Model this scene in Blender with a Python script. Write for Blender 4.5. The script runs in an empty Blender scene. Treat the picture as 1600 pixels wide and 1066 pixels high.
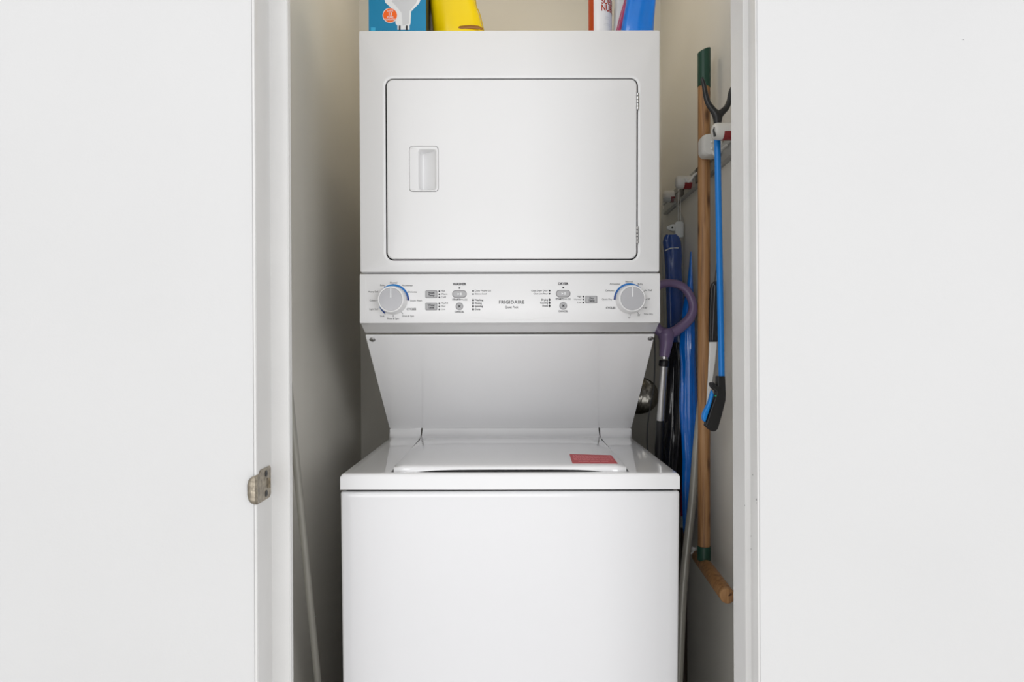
import bpy, bmesh, math, random
from mathutils import Vector, Matrix
random.seed(7)
PI = math.pi
scene = bpy.context.scene
COL = scene.collection

# ------------------------------------------------------------------ camera
HC = 1.2025            # eye height
F = 1067.0             # focal length in pixels of the 1600 px wide frame
ROLL = 0.005
cam_d = bpy.data.cameras.new('camera')
cam = bpy.data.objects.new('camera', cam_d)
COL.objects.link(cam)
cam_d.sensor_width = 36.0
cam_d.lens = 36.0 * F / 1600.0
cam_d.shift_y = 8.0 / 1600.0
cam_d.clip_start = 0.02
cam.location = (0, 0, HC)
cam.rotation_euler = (PI / 2, ROLL, 0)
scene.camera = cam

# ------------------------------------------------------------------ light
world = bpy.data.worlds.new('world')
scene.world = world
world.use_nodes = True
bg = world.node_tree.nodes['Background']
bg.inputs['Color'].default_value = (0.99, 0.99, 1.0, 1)
bg.inputs['Strength'].default_value = 0.86


def area(name, loc, target, sx, sy, power, col=(1, 1, 1)):
    d = bpy.data.lights.new(name, 'AREA')
    d.shape = 'RECTANGLE'
    d.size, d.size_y = sx, sy
    d.energy = power
    d.color = col
    o = bpy.data.objects.new(name, d)
    COL.objects.link(o)
    o.location = loc
    o.rotation_euler = (Vector(target) - Vector(loc)).to_track_quat('-Z', 'Y').to_euler()
    return o


area('hall_fill', (-1.75, -2.0, 2.95), (0.0, 0.9, 0.6), 1.0, 1.0, 16)  # unseen fill light, added to lift the washer lid and slanted panel
area('window_light', (-0.9, -4.6, 0.8), (0.0, 1.4, 1.2), 3.2, 1.5, 52)
area('side_window_light', (3.6, -4.9, 1.9), (-0.3, 1.6, 1.3), 2.4, 2.2, 92)
area('closet_lamp', (-0.05, 1.75, 2.53), (-0.05, 1.75, 1.0), 0.35, 0.35, 2.2, (1.0, 0.87, 0.68))
vs = scene.view_settings
scene.display_settings.display_device = 'sRGB'
vs.view_transform = 'Standard'
vs.look = 'None'
vs.gamma = 1.0
vs.use_curve_mapping = False
vs.exposure = 0.0


# ------------------------------------------------------------------ helpers
def P(px, py, Y):
    """point at distance Y that the camera sees at this pixel"""
    dx, dy = px - 800.0, py - 541.0
    c, s = math.cos(ROLL), math.sin(ROLL)
    return Vector(((dx * c - dy * s) * Y / F, Y, HC - (dx * s + dy * c) * Y / F))


def lin(r, g, b):
    f = lambda v: (v / 255 / 12.92) if v / 255 <= 0.04045 else ((v / 255 + 0.055) / 1.055) ** 2.4
    return (f(r), f(g), f(b), 1.0)


def mat(name, col, rough=0.5, metal=0.0, var=0.0, vscale=8.0, bump=0.0, bscale=60.0, spec=0.5, coat=0.0, stretch=None, trans=0.0):
    m = bpy.data.materials.new(name)
    m.use_nodes = True
    nt = m.node_tree
    b = nt.nodes['Principled BSDF']
    b.inputs['Base Color'].default_value = col
    b.inputs['Roughness'].default_value = rough
    b.inputs['Metallic'].default_value = metal
    b.inputs['Specular IOR Level'].default_value = spec
    b.inputs['Coat Weight'].default_value = coat
    b.inputs['Coat Roughness'].default_value = 0.05
    b.inputs['Transmission Weight'].default_value = trans
    tc = nt.nodes.new('ShaderNodeTexCoord')
    mp = nt.nodes.new('ShaderNodeMapping')
    nt.links.new(tc.outputs['Object'], mp.inputs['Vector'])
    if stretch:
        mp.inputs['Scale'].default_value = stretch
    if var > 0:
        n = nt.nodes.new('ShaderNodeTexNoise')
        n.inputs['Scale'].default_value = vscale
        n.inputs['Detail'].default_value = 5
        nt.links.new(mp.outputs['Vector'], n.inputs['Vector'])
        r = nt.nodes.new('ShaderNodeValToRGB')
        r.color_ramp.elements[0].position = 0.3
        r.color_ramp.elements[1].position = 0.7
        r.color_ramp.elements[0].color = tuple(c * (1 - var) for c in col[:3]) + (1,)
        r.color_ramp.elements[1].color = tuple(min(1, c * (1 + var)) for c in col[:3]) + (1,)
        nt.links.new(n.outputs['Fac'], r.inputs['Fac'])
        nt.links.new(r.outputs['Color'], b.inputs['Base Color'])
    if bump > 0:
        n2 = nt.nodes.new('ShaderNodeTexNoise')
        n2.inputs['Scale'].default_value = bscale
        n2.inputs['Detail'].default_value = 4
        nt.links.new(mp.outputs['Vector'], n2.inputs['Vector'])
        bp = nt.nodes.new('ShaderNodeBump')
        bp.inputs['Strength'].default_value = bump
        bp.inputs['Distance'].default_value = 0.004
        nt.links.new(n2.outputs['Fac'], bp.inputs['Height'])
        nt.links.new(bp.outputs['Normal'], b.inputs['Normal'])
    return m


def clear_mat(name, tint=(0.95, 0.97, 0.98), gloss=0.35, rough=0.08):
    """thin clear plastic film: mostly see-through, glossy at grazing angles"""
    m = bpy.data.materials.new(name)
    m.use_nodes = True
    nt = m.node_tree
    nt.nodes.remove(nt.nodes['Principled BSDF'])
    out = nt.nodes['Material Output']
    t = nt.nodes.new('ShaderNodeBsdfTransparent')
    t.inputs['Color'].default_value = tint + (1,)
    g = nt.nodes.new('ShaderNodeBsdfPrincipled')
    g.inputs['Base Color'].default_value = (.8, .8, .8, 1)
    g.inputs['Roughness'].default_value = rough
    lw = nt.nodes.new('ShaderNodeLayerWeight')
    lw.inputs['Blend'].default_value = gloss
    n = nt.nodes.new('ShaderNodeTexNoise')
    n.inputs['Scale'].default_value = 45
    bp = nt.nodes.new('ShaderNodeBump')
    bp.inputs['Strength'].default_value = 0.5
    bp.inputs['Distance'].default_value = 0.003
    nt.links.new(n.outputs['Fac'], bp.inputs['Height'])
    nt.links.new(bp.outputs['Normal'], g.inputs['Normal'])
    nt.links.new(bp.outputs['Normal'], lw.inputs['Normal'])
    mx = nt.nodes.new('ShaderNodeMixShader')
    mr = nt.nodes.new('ShaderNodeMapRange')
    mr.inputs['To Min'].default_value = 0.03
    mr.inputs['To Max'].default_value = 0.38
    nt.links.new(lw.outputs['Facing'], mr.inputs['Value'])
    nt.links.new(mr.outputs['Result'], mx.inputs['Fac'])
    nt.links.new(t.outputs[0], mx.inputs[1])
    nt.links.new(g.outputs[0], mx.inputs[2])
    nt.links.new(mx.outputs[0], out.inputs['Surface'])
    return m


def wood_mat(name, c0, c1, c2):
    m = bpy.data.materials.new(name)
    m.use_nodes = True
    nt = m.node_tree
    b = nt.nodes['Principled BSDF']
    b.inputs['Roughness'].default_value = 0.5
    tc = nt.nodes.new('ShaderNodeTexCoord')
    mp = nt.nodes.new('ShaderNodeMapping')
    mp.inputs['Scale'].default_value = (60, 60, 4)
    nt.links.new(tc.outputs['Object'], mp.inputs['Vector'])
    n = nt.nodes.new('ShaderNodeTexNoise')
    n.inputs['Scale'].default_value = 1.6
    n.inputs['Detail'].default_value = 8
    n.inputs['Distortion'].default_value = 0.6
    nt.links.new(mp.outputs['Vector'], n.inputs['Vector'])
    r = nt.nodes.new('ShaderNodeValToRGB')
    r.color_ramp.elements[0].position = 0.28
    r.color_ramp.elements[0].color = c0
    r.color_ramp.elements[1].position = 0.72
    r.color_ramp.elements[1].color = c2
    e = r.color_ramp.elements.new(0.5)
    e.color = c1
    nt.links.new(n.outputs['Fac'], r.inputs['Fac'])
    # knots
    mp2 = nt.nodes.new('ShaderNodeMapping')
    mp2.inputs['Scale'].default_value = (30, 30, 9)
    nt.links.new(tc.outputs['Object'], mp2.inputs['Vector'])
    v = nt.nodes.new('ShaderNodeTexVoronoi')
    v.inputs['Scale'].default_value = 1.0
    nt.links.new(mp2.outputs['Vector'], v.inputs['Vector'])
    r2 = nt.nodes.new('ShaderNodeValToRGB')
    r2.color_ramp.elements[0].position = 0.05
    r2.color_ramp.elements[0].color = (0.25, 0.2, 0.15, 1)
    r2.color_ramp.elements[1].position = 0.22
    r2.color_ramp.elements[1].color = (1, 1, 1, 1)
    nt.links.new(v.outputs['Distance'], r2.inputs['Fac'])
    mx = nt.nodes.new('ShaderNodeMix')
    mx.data_type = 'RGBA'
    mx.blend_type = 'MULTIPLY'
    mx.inputs['Factor'].default_value = 1.0
    nt.links.new(r.outputs['Color'], mx.inputs['A'])
    nt.links.new(r2.outputs['Color'], mx.inputs['B'])
    nt.links.new(mx.outputs['Result'], b.inputs['Base Color'])
    return m


def attr_mat(name, rough=0.5):
    m = bpy.data.materials.new(name)
    m.use_nodes = True
    nt = m.node_tree
    a = nt.nodes.new('ShaderNodeVertexColor')
    a.layer_name = 'print'
    b = nt.nodes['Principled BSDF']
    b.inputs['Roughness'].default_value = rough
    nt.links.new(a.outputs['Color'], b.inputs['Base Color'])
    return m


ORG = {}


def obj(name, bm, m, parent=None, base=None, bevel=0.0, smooth=35, segs=3, label=None, recalc=True):
    """link a bmesh (built in world coordinates) as one mesh object"""
    if parent is not None:
        o0 = ORG[parent.name]
    else:
        o0 = Vector(base) if base is not None else Vector((0, 0, 0))
    if recalc:
        bmesh.ops.recalc_face_normals(bm, faces=bm.faces[:])
    bm.transform(Matrix.Translation(-o0))
    me = bpy.data.meshes.new(name)
    bm.to_mesh(me)
    bm.free()
    mats = m if isinstance(m, (list, tuple)) else [m]
    for q in mats:
        me.materials.append(q)
    if smooth:
        me.polygons.foreach_set('use_smooth', [True] * len(me.polygons))
        me.set_sharp_from_angle(angle=math.radians(smooth))
    o = bpy.data.objects.new(name, me)
    COL.objects.link(o)
    if parent is not None:
        o.parent = parent
    else:
        o.location = o0
    ORG[o.name] = o0
    if bevel > 0:
        md = o.modifiers.new('bevel', 'BEVEL')
        md.width = bevel
        md.segments = segs
        md.limit_method = 'ANGLE'
        md.angle_limit = math.radians(40)
        md.harden_normals = False
    if label:
        o['label'] = label
    return o


def thing(name, label, cat, base, rot=None, shift=None, group=None):
    o = bpy.data.objects.new(name, None)
    o.empty_display_size = 0.1
    COL.objects.link(o)
    o.location = Vector(base) + (Vector(shift) if shift else Vector((0, 0, 0)))
    if rot:
        o.rotation_euler = rot
    ORG[o.name] = Vector(base)
    o['label'] = label
    o['category'] = cat
    if group:
        o['group'] = group
    return o


def struct(name, bm, m, parent=None, **k):
    o = obj(name, bm, m, parent, **k)
    if parent is None:
        o['kind'] = 'structure'
    return o


def B():
    return bmesh.new()


def box(bm, x0, x1, y0, y1, z0, z1, mi=0):
    vs_ = [bm.verts.new(p) for p in ((x0, y0, z0), (x1, y0, z0), (x1, y1, z0), (x0, y1, z0),
                                     (x0, y0, z1), (x1, y0, z1), (x1, y1, z1), (x0, y1, z1))]
    for f in ((0, 3, 2, 1), (4, 5, 6, 7), (0, 1, 5, 4), (1, 2, 6, 5), (2, 3, 7, 6), (3, 0, 4, 7)):
        fc = bm.faces.new([vs_[i] for i in f])
        fc.material_index = mi
    return bm


def rings(bm, loops, cap0=True, cap1=True, mi=0, closed=False):
    """bridge a list of point loops"""
    L = [[bm.verts.new(p) for p in lp] for lp in loops]
    n = len(L[0])
    pairs = list(zip(L[:-1], L[1:]))
    if closed:
        pairs.append((L[-1], L[0]))
    for a, b in pairs:
        for i in range(n):
            j = (i + 1) % n
            f = bm.faces.new((a[i], a[j], b[j], b[i]))
            f.material_index = mi
    if not closed:
        if cap0:
            bm.faces.new(L[0][::-1]).material_index = mi
        if cap1:
            bm.faces.new(L[-1]).material_index = mi
    return L


def catmull(pts, n):
    if len(pts) < 3:
        return [Vector(p) for p in pts]
    pts = [Vector(p) for p in pts]
    ext = [pts[0] * 2 - pts[1]] + pts + [pts[-1] * 2 - pts[-2]]
    out = []
    for i in range(1, len(ext) - 2):
        p0, p1, p2, p3 = ext[i - 1:i + 3]
        for k in range(n):
            t = k / n
            out.append(0.5 * ((2 * p1) + (p2 - p0) * t + (2 * p0 - 5 * p1 + 4 * p2 - p3) * t * t + (3 * p1 - p0 - 3 * p2 + p3) * t ** 3))
    out.append(pts[-1])
    return out


def tube(bm, pts, r, seg=14, closed=False, flat=1.0, mi=0, up=(0, 1, 0), shape=None):
    """sweep a circle (or shape(angle, index)) along points; r is a number or a list"""
    pts = [Vector(p) for p in pts]
    n = len(pts)
    rs = r if isinstance(r, (list, tuple)) else [r] * n
    loops = []
    for i, p in enumerate(pts):
        if closed:
            d = pts[(i + 1) % n] - pts[i - 1]
        else:
            d = pts[min(i + 1, n - 1)] - pts[max(i - 1, 0)]
        d.normalize()
        u = Vector(up)
        if abs(d.dot(u)) > 0.95:
            u = Vector((1, 0, 0))
        a = d.cross(u).normalized()
        b = a.cross(d).normalized()
        lp = []
        for k in range(seg):
            t = 2 * PI * k / seg
            q = shape(t, i) if shape else 1.0
            lp.append(p + a * math.cos(t) * rs[i] * q + b * math.sin(t) * rs[i] * flat * q)
        loops.append(lp)
    rings(bm, loops, closed=closed, mi=mi)
    return bm


def lerp_list(vals, n):
    """resample a list of radii to n values"""
    out = []
    for i in range(n):
        t = i / (n - 1) * (len(vals) - 1)
        k = min(int(t), len(vals) - 2)
        out.append(vals[k] * (1 - (t - k)) + vals[k + 1] * (t - k))
    return out


def lathe(bm, prof, o, ax='Y', seg=32, mi=0, cap0=True, cap1=True):
    """prof: (radius, along axis)"""
    o = Vector(o)
    loops = []
    for r, h in prof:
        lp = []
        for k in range(seg):
            t = 2 * PI * k / seg
            c, s = math.cos(t) * r, math.sin(t) * r
            lp.append(o + (Vector((c, h, s)) if ax == 'Y' else Vector((h, c, s)) if ax == 'X' else Vector((c, s, h))))
        loops.append(lp)
    rings(bm, loops, cap0, cap1, mi)
    return bm


def rrect(x0, x1, z0, z1, r, y, k=6):
    r = max(min(r, (x1 - x0) / 2 - 1e-5, (z1 - z0) / 2 - 1e-5), 1e-5)
    lp = []
    for cx, cz, a0 in ((x1 - r, z1 - r, 0), (x0 + r, z1 - r, PI / 2), (x0 + r, z0 + r, PI), (x1 - r, z0 + r, 1.5 * PI)):
        for i in range(k + 1):
            t = a0 + PI / 2 * i / k
            lp.append(Vector((cx + r * math.cos(t), y, cz + r * math.sin(t))))
    return lp


def loft(bm, specs, cap0=True, cap1=True, mi=0, k=6):
    return rings(bm, [rrect(*s, k=k) for s in specs], cap0, cap1, mi)


def prism(bm, pts, d, mi=0):
    """extrude a polygon (list of Vectors) by the vector d"""
    d = Vector(d)
    rings(bm, [[Vector(p) for p in pts], [Vector(p) + d for p in pts]], mi=mi)
    return bm


def text_bm(body, size, align='CENTER', offset=0.0, spacing=1.0):
    """lettering as a flat mesh in the XY plane"""
    cu = bpy.data.curves.new('lettering', 'FONT')
    cu.body = body
    cu.size = size
    cu.align_x = align
    cu.align_y = 'CENTER'
    cu.offset = offset
    cu.space_character = spacing
    cu.resolution_u = 3
    o = bpy.data.objects.new('lettering_source', cu)
    COL.objects.link(o)
    bpy.context.view_layer.update()
    dg = bpy.context.evaluated_depsgraph_get()
    me = bpy.data.meshes.new_from_object(o.evaluated_get(dg))
    bm = bmesh.new()
    bm.from_mesh(me)
    bpy.data.objects.remove(o)
    bpy.data.curves.remove(cu)
    bpy.data.meshes.remove(me)
    return bm


def add_text(bm, body, pos, size, align='CENTER', offset=0.0, spacing=1.0, fn=None, sx=1.0):
    """put lettering facing the hall (-Y) into bm"""
    t = text_bm(body, size, align, offset, spacing)
    mp = {}
    pos = Vector(pos)
    for v in t.verts:
        q = Vector((v.co.x * sx, v.co.y, 0))
        mp[v.index] = bm.verts.new(fn(q) if fn else pos + Vector((q.x, 0, q.y)))
    for f in t.faces:
        try:
            bm.faces.new([mp[v.index] for v in f.verts])
        except ValueError:
            pass
    t.free()


def disc(bm, c, r, y=None, seg=14):
    c = Vector(c)
    bm.faces.new([bm.verts.new(c + Vector((r * math.cos(2 * PI * i / seg), 0, r * math.sin(2 * PI * i / seg)))) for i in range(seg)])


# ------------------------------------------------------------------ materials
M = {}
M['wall'] = mat('wall_paint', (0.665, 0.665, 0.665, 1), 0.6, var=0.012, vscale=3, bump=0.05, bscale=220)
M['closet'] = mat('closet_paint', (0.69, 0.67, 0.615, 1), 0.62, var=0.02, vscale=3, bump=0.06, bscale=180)
M['ceiling'] = mat('ceiling_paint', (0.82, 0.82, 0.81, 1), 0.8, var=0.01)
M['floor'] = mat('floor_tile', (0.82, 0.81, 0.79, 1), 0.35, var=0.08, vscale=4)
M['jamb'] = mat('jamb_paint', (0.70, 0.695, 0.685, 1), 0.42, var=0.02, vscale=12, bump=0.08, bscale=90)
M['enamel'] = mat('white_enamel', (0.875, 0.875, 0.885, 1), 0.07, var=0.006, vscale=2, coat=0.6, bump=0.006, bscale=30)
M['front'] = mat('white_enamel_dimmed', (0.79, 0.79, 0.805, 1), 0.16, var=0.006, vscale=2, coat=0.3, bump=0.004, bscale=30)  # same enamel as the washer top, darkened to offset the frontal light
M['satin'] = mat('satin_white_enamel', (0.82, 0.82, 0.825, 1), 0.34, var=0.006, vscale=2)
M['plastic'] = mat('white_plastic', (0.80, 0.80, 0.805, 1), 0.28, var=0.006, vscale=3)
M['gap'] = mat('dark_gap', (0.012, 0.012, 0.014, 1), 0.7, var=0.05)
M['grey'] = mat('grey_button', (0.42, 0.42, 0.43, 1), 0.35, var=0.02)
M['greyface'] = mat('grey_dial_face', (0.46, 0.46, 0.48, 1), 0.16, metal=0.1, var=0.03, vscale=30)
M['ink'] = mat('dark_ink', (0.025, 0.025, 0.03, 1), 0.6, var=0.05)
M['greyink'] = mat('grey_ink', (0.16, 0.16, 0.17, 1), 0.6, var=0.05)
M['steel'] = mat('steel', (0.62, 0.62, 0.62, 1), 0.25, metal=1.0, var=0.08, vscale=40)
M['nickel'] = mat('worn_nickel', (0.33, 0.29, 0.23, 1), 0.38, metal=0.9, var=0.35, vscale=120, bump=0.2, bscale=200)
M['alu'] = mat('brushed_aluminium', (0.60, 0.60, 0.60, 1), 0.32, metal=0.85, var=0.05, vscale=30, stretch=(8, 8, 1))
M['greypole'] = mat('grey_coated_pole', (0.34, 0.33, 0.295, 1), 0.35, metal=0.2, var=0.06, vscale=20)
M['black'] = mat('black_plastic', (0.008, 0.008, 0.009, 1), 0.38, var=0.1)
M['blackfilm'] = mat('black_film', (0.012, 0.012, 0.014, 1), 0.22, var=0.1, bump=0.5, bscale=40)
M['blue'] = mat('blue_anodised', lin(4, 122, 208), 0.3, metal=0.1, var=0.04, vscale=20)
M['bluegrip'] = mat('blue_plastic', lin(6, 132, 220), 0.35, var=0.03)
M['bluefilm'] = mat('blue_film', lin(0, 104, 200), 0.10, var=0.12, vscale=15, bump=0.6, bscale=22, coat=0.5)
M['navy'] = mat('navy_fabric', (0.001, 0.055, 0.30, 1), 0.25, var=0.15, bump=0.4, bscale=30, coat=0.3)
M['purple'] = mat('purple_plastic', (0.205, 0.145, 0.275, 1), 0.3, var=0.04)
M['green'] = mat('dark_green_plastic', (0.004, 0.045, 0.026, 1), 0.42, var=0.1)
M['magenta'] = mat('magenta_plastic', (0.28, 0.008, 0.06, 1), 0.4, var=0.05)
M['red'] = mat('red_plastic', (0.20, 0.008, 0.012, 1), 0.4, var=0.05)
M['wood'] = wood_mat('pine', lin(104, 70, 40), lin(150, 108, 66), lin(170, 130, 88))
M['holder'] = mat('pale_grey_plastic', (0.58, 0.57, 0.54, 1), 0.4, var=0.03)
M['rail'] = mat('grey_rail', (0.36, 0.36, 0.34, 1), 0.4, var=0.04)
M['clear'] = clear_mat('clear_film', gloss=0.5, rough=0.12)
M['frost'] = mat('milky_plastic', (0.68, 0.68, 0.66, 1), 0.35, var=0.05)
M['teal'] = mat('teal_card', lin(6, 134, 180), 0.45, var=0.04, vscale=10)
M['darkcard'] = mat('black_card', (0.006, 0.012, 0.015, 1), 0.5, var=0.1)
M['white_ink'] = mat('white_ink', (0.86, 0.87, 0.88, 1), 0.5, var=0.01)
M['pale_ink'] = mat('pale_grey_ink', (0.66, 0.67, 0.69, 1), 0.5, var=0.01)
M['orange'] = mat('orange_ink', lin(255, 106, 16), 0.5, var=0.02)
M['yellow'] = mat('yellow_film', lin(255, 220, 0), 0.32, var=0.03, vscale=12, bump=0.35, bscale=14)
M['canwhite'] = mat('can_white', (0.80, 0.80, 0.82, 1), 0.3, var=0.01)
M['rust'] = mat('rust_orange', lin(176, 62, 16), 0.35, var=0.06)
M['rustink'] = mat('rust_ink', lin(170, 52, 24), 0.5, var=0.02)
M['pouchblue'] = mat('bright_blue_film', lin(0, 124, 226), 0.25, var=0.08, vscale=14, coat=0.3, bump=0.25, bscale=12)
M['pink'] = mat('pink_film', lin(196, 66, 110), 0.3, var=0.15, vscale=30)
M['labelred'] = mat('red_label', lin(186, 52, 60), 0.5, var=0.03)
M['labelpink'] = mat('pale_pink_ink', lin(214, 120, 124), 0.5, var=0.03)
M['foil'] = mat('foil', (0.42, 0.40, 0.36, 1), 0.28, metal=1.0, var=0.2, vscale=60, bump=0.6, bscale=60)
M['print'] = attr_mat('dial_print')

# ------------------------------------------------------------------ structure
WD = 1.10                      # hall face of the wall
WB = 1.19                      # closet face of the wall
XL, XR = -0.4124, 0.3928       # clear opening between the jambs
CXL, CXR, CYB, CZT = -0.503, 0.50, 2.27, 2.55
TOP = 2.42

bm = box(B(), -2.4, XL - 0.004, WD, WB, 0, 3.1)
struct('wall_front_left', bm, M['wall'], bevel=0.002)
bm = box(B(), XR + 0.004, 2.4, WD, WB, 0, 3.1)
struct('wall_front_right', bm, M['wall'], bevel=0.002)
bm = box(B(), XL - 0.004, XR + 0.004, WD, WB, TOP + 0.02, 3.1)
struct('wall_front_top', bm, M['wall'])
bm = box(B(), CXL - 0.1, CXL, WB, CYB + 0.1, 0, CZT)
struct('wall_closet_left', bm, M['closet'])
bm = box(B(), CXR, CXR + 0.1, WB, CYB + 0.1, 0, CZT)
struct('wall_closet_right', bm, M['closet'])
bm = box(B(), CXL, CXR, CYB, CYB + 0.1, 0, CZT)
struct('wall_closet_back', bm, M['closet'])
bm = box(B(), CXL - 0.1, CXR + 0.1, WB, CYB + 0.1, CZT, CZT + 0.1)
struct('ceiling_closet', bm, M['closet'])
bm = box(B(), -2.4, 2.4, -2.7, CYB + 0.1, -0.1, 0.0)
struct('floor', bm, M['floor'])
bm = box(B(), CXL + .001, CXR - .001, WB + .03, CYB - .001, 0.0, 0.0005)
struct('dark_floor_sheet', bm, mat('dark_bounce_absorber', (0.05, 0.04, 0.032, 1), 0.6, var=.2))  # unseen dark sheet laid over the floor to cut bounce light in the closet
bm = box(B(), -2.5, -2.4, -2.7, WB, 0, 3.1)
struct('wall_hall_left', bm, M['wall'])

# jambs with their stops
def profile_prism(pts, z0, z1):
    bm = B()
    rings(bm, [[Vector((x, y, z0)) for x, y in pts], [Vector((x, y, z1)) for x, y in pts]])
    return bm


LST_Y, LST_X, LBK = 1.168, -0.3815, 1.183
pts = [(XL - 0.0025, WD - 0.003), (XL + 0.0005, WD - 0.003), (XL + 0.0015, WD - 0.001), (XL + 0.0015, WD + 0.004), (XL, WD + 0.007),
       (XL, LST_Y), (LST_X - 0.002, LST_Y), (LST_X, LST_Y + 0.002), (LST_X, LBK), (XL, LBK), (XL, WB), (XL - 0.0035, WB), (XL - 0.0035, WD - 0.001)]
jl = struct('trim_1', profile_prism(pts, 0, TOP), M['jamb'], smooth=25)
RST_Y, RST_X, RBK = 1.128, 0.3842, 1.19
pts = [(XR + 0.0025, WD - 0.003), (XR + 0.0005, WD - 0.003), (XR, WD - 0.001),
       (XR, RST_Y), (RST_X + 0.002, RST_Y), (RST_X, RST_Y + 0.002), (RST_X, RBK + 0.001), (XR + 0.03, RBK + 0.001), (XR + 0.03, WB), (XR + 0.0035, WB), (XR + 0.0035, WD - 0.001)]
jr = struct('trim_2', profile_prism(pts, 0, TOP), M['jamb'], smooth=25)
bm = box(B(), XL, XR, WD, WB, TOP, TOP + 0.019)
struct('trim_3', bm, M['jamb'], bevel=0.001)

# strike plate on the left jamb
zc = P(412, 757, 1.13).z
bm = B()
x = XL + 0.0002
PY0, PY1, PH = WD + 0.003, 1.160, 0.0265
def yz(y, z, dx=0.0):
    return Vector((x + dx, y, zc + z))
oc = [yz(PY1, PH - 0.004), yz(PY1 - 0.004, PH), yz(PY0 + 0.012, PH), yz(PY0, PH - 0.008), yz(PY0, -PH + 0.004), yz(PY0 + 0.006, -PH), yz(PY1 - 0.006, -PH), yz(PY1, -PH + 0.005)]
prism(bm, oc, (0.0018, 0, 0))
sp = obj('strike_plate', bm, M['nickel'], jl, bevel=0.0006, label='worn brass-nickel strike plate')
bm = B()
cols = []
for i, (y, xx, hh) in enumerate([(PY0 + 0.002, x + 0.0015, 0.024), (WD - 0.003, x + 0.0018, 0.0235), (WD - 0.0065, x - 0.001, 0.023), (WD - 0.0072, x - 0.006, 0.021), (WD - 0.0062, x - 0.0105, 0.016), (WD - 0.005, x - 0.0128, 0.008)]):
    cols.append((y, xx, hh))
n = 9
g = [[bm.verts.new((xx, y, zc - 0.002 + hh * (2 * j / (n - 1) - 1))) for j in range(n)] for y, xx, hh in cols]
for a, b in zip(g[:-1], g[1:]):
    for j in range(n - 1):
        bm.faces.new((a[j], a[j + 1], b[j + 1], b[j]))
lip = obj('plate_lip', bm, M['nickel'], sp)
md = lip.modifiers.new('thick', 'SOLIDIFY')
md.thickness = 0.0014
md.offset = 0
for zz in (0.0165, -0.0165):
    bm = lathe(B(), [(.0056, .0015), (.0056, .0024), (.0042, .0026), (.0025, .002)], (x, 1.137, zc + zz), 'X', 16)
    obj('screw', bm, M['black'], sp, label='dark recessed screw')
bm = B()
prism(bm, [yz(1.142, 0.008, 0.0022), yz(1.148, 0.008, 0.0022), yz(1.148, -0.008, 0.0022), yz(1.142, -0.008, 0.0022)], (0.0006, 0, 0))
prism(bm, [yz(1.148, 0.007, 0.0022), yz(1.1495, 0.007, 0.0022), yz(1.1495, -0.009, 0.0022), yz(1.148, -0.009, 0.0022)], (0.003, 0, 0))
obj('latch_slot', bm, M['nickel'], sp)
# small paint chips and dents in the jambs
bm = B()
for px, py, Y, w, h in ((1165, 790, 1.13, .0012, .0011), (1171.5, 838, 1.126, .001, .001), (1171.5, 858, 1.126, .001, .001), (1175, 742, 1.117, .0008, .0014)):
    p = P(px, py, Y)
    xx = RST_X if px < 1171 else XR
    lathe(bm, [(h * .3, 0), (h, .0003), (h * .4, .0006)], (xx - 0.0006, Y, p.z), 'X', 7)
o = obj('paint_chip', bm, M['greyink'], jr)
o['kind'] = 'stuff'
bm = B()
for px, py, w in ((1182, 781, .0022), (1182.5, 786, .0018), (1504, 62, .001)):
    p = P(px, py, WD - 0.0006)
    lathe(bm, [(w * .4, .0), (w, .0002), (w * .3, .0005)], (p.x + .001, WD - .0006, p.z), 'Y', 7)
o = obj('paint_chip', bm, M['greyink'], bpy.data.objects['wall_front_right'])
o['kind'] = 'stuff'

# ------------------------------------------------------------------ stacked washer dryer
YW = 1.379            # washer front
YD = 1.558            # dryer front
HWID = 0.343
mach = thing('stacked_washer_dryer', 'tall white stacked laundry unit with dryer above and washer below in the closet', 'washer dryer',
             (0, 1.75, 0), rot=(0, 0.003, 0), shift=(-0.0082, 0, 0))
XO = -0.004


def D(px, py, Y=YD):
    p = P(px, py, Y)
    p.x -= XO
    return p


def taper(bm, zref, k):
    for v in bm.verts:
        v.co.x *= 1 + k * (v.co.z - zref)


ZDECK = HC - 0.2575
ZRIM0 = ZDECK - 0.0335
# washer cabinet
bm = B()
z0, z1 = 0.03, ZRIM0 - 0.003
r = 0.006
loft(bm, [(-HWID, HWID, z0, z1, .004, 2.02), (-HWID, HWID, z0, z1, .004, YW + .006), (-HWID + .0008, HWID - .0008, z0, z1 - .0008, .005, YW + .0025),
          (-HWID + .0028, HWID - .0028, z0 + .003, z1 - .0028, .006, YW + .0006), (-HWID + .006, HWID - .006, z0 + .006, z1 - .006, .007, YW + .0001),
          (-HWID + .022, HWID - .022, z0 + .02, z1 - .012, .01, YW - .0001),
          (-HWID + .045, HWID - .045, z0 + .04, z1 - .022, .02, YW - .0001)])
taper(bm, z1, 0.03)
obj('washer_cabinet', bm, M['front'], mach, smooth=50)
bm = B()
loft(bm, [(-HWID + .01, HWID - .01, z1 - .01, ZRIM0 + .004, .003, 1.99), (-HWID + .01, HWID - .01, z1 - .01, ZRIM0 + .004, .003, YW + .012)])
obj('cabinet_seal', bm, M['gap'], mach, label='dark seam under the washer top')
for sx in (-1, 1):
    for y in (YW + .06, 1.95):
        bm = lathe(B(), [(.016, 0), (.018, .006), (.018, .012), (.008, .014), (.008, .032)], (sx * .29, y, 0), 'Z', 16)
        obj('foot', bm, M['black'], mach, label='black levelling foot')

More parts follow.
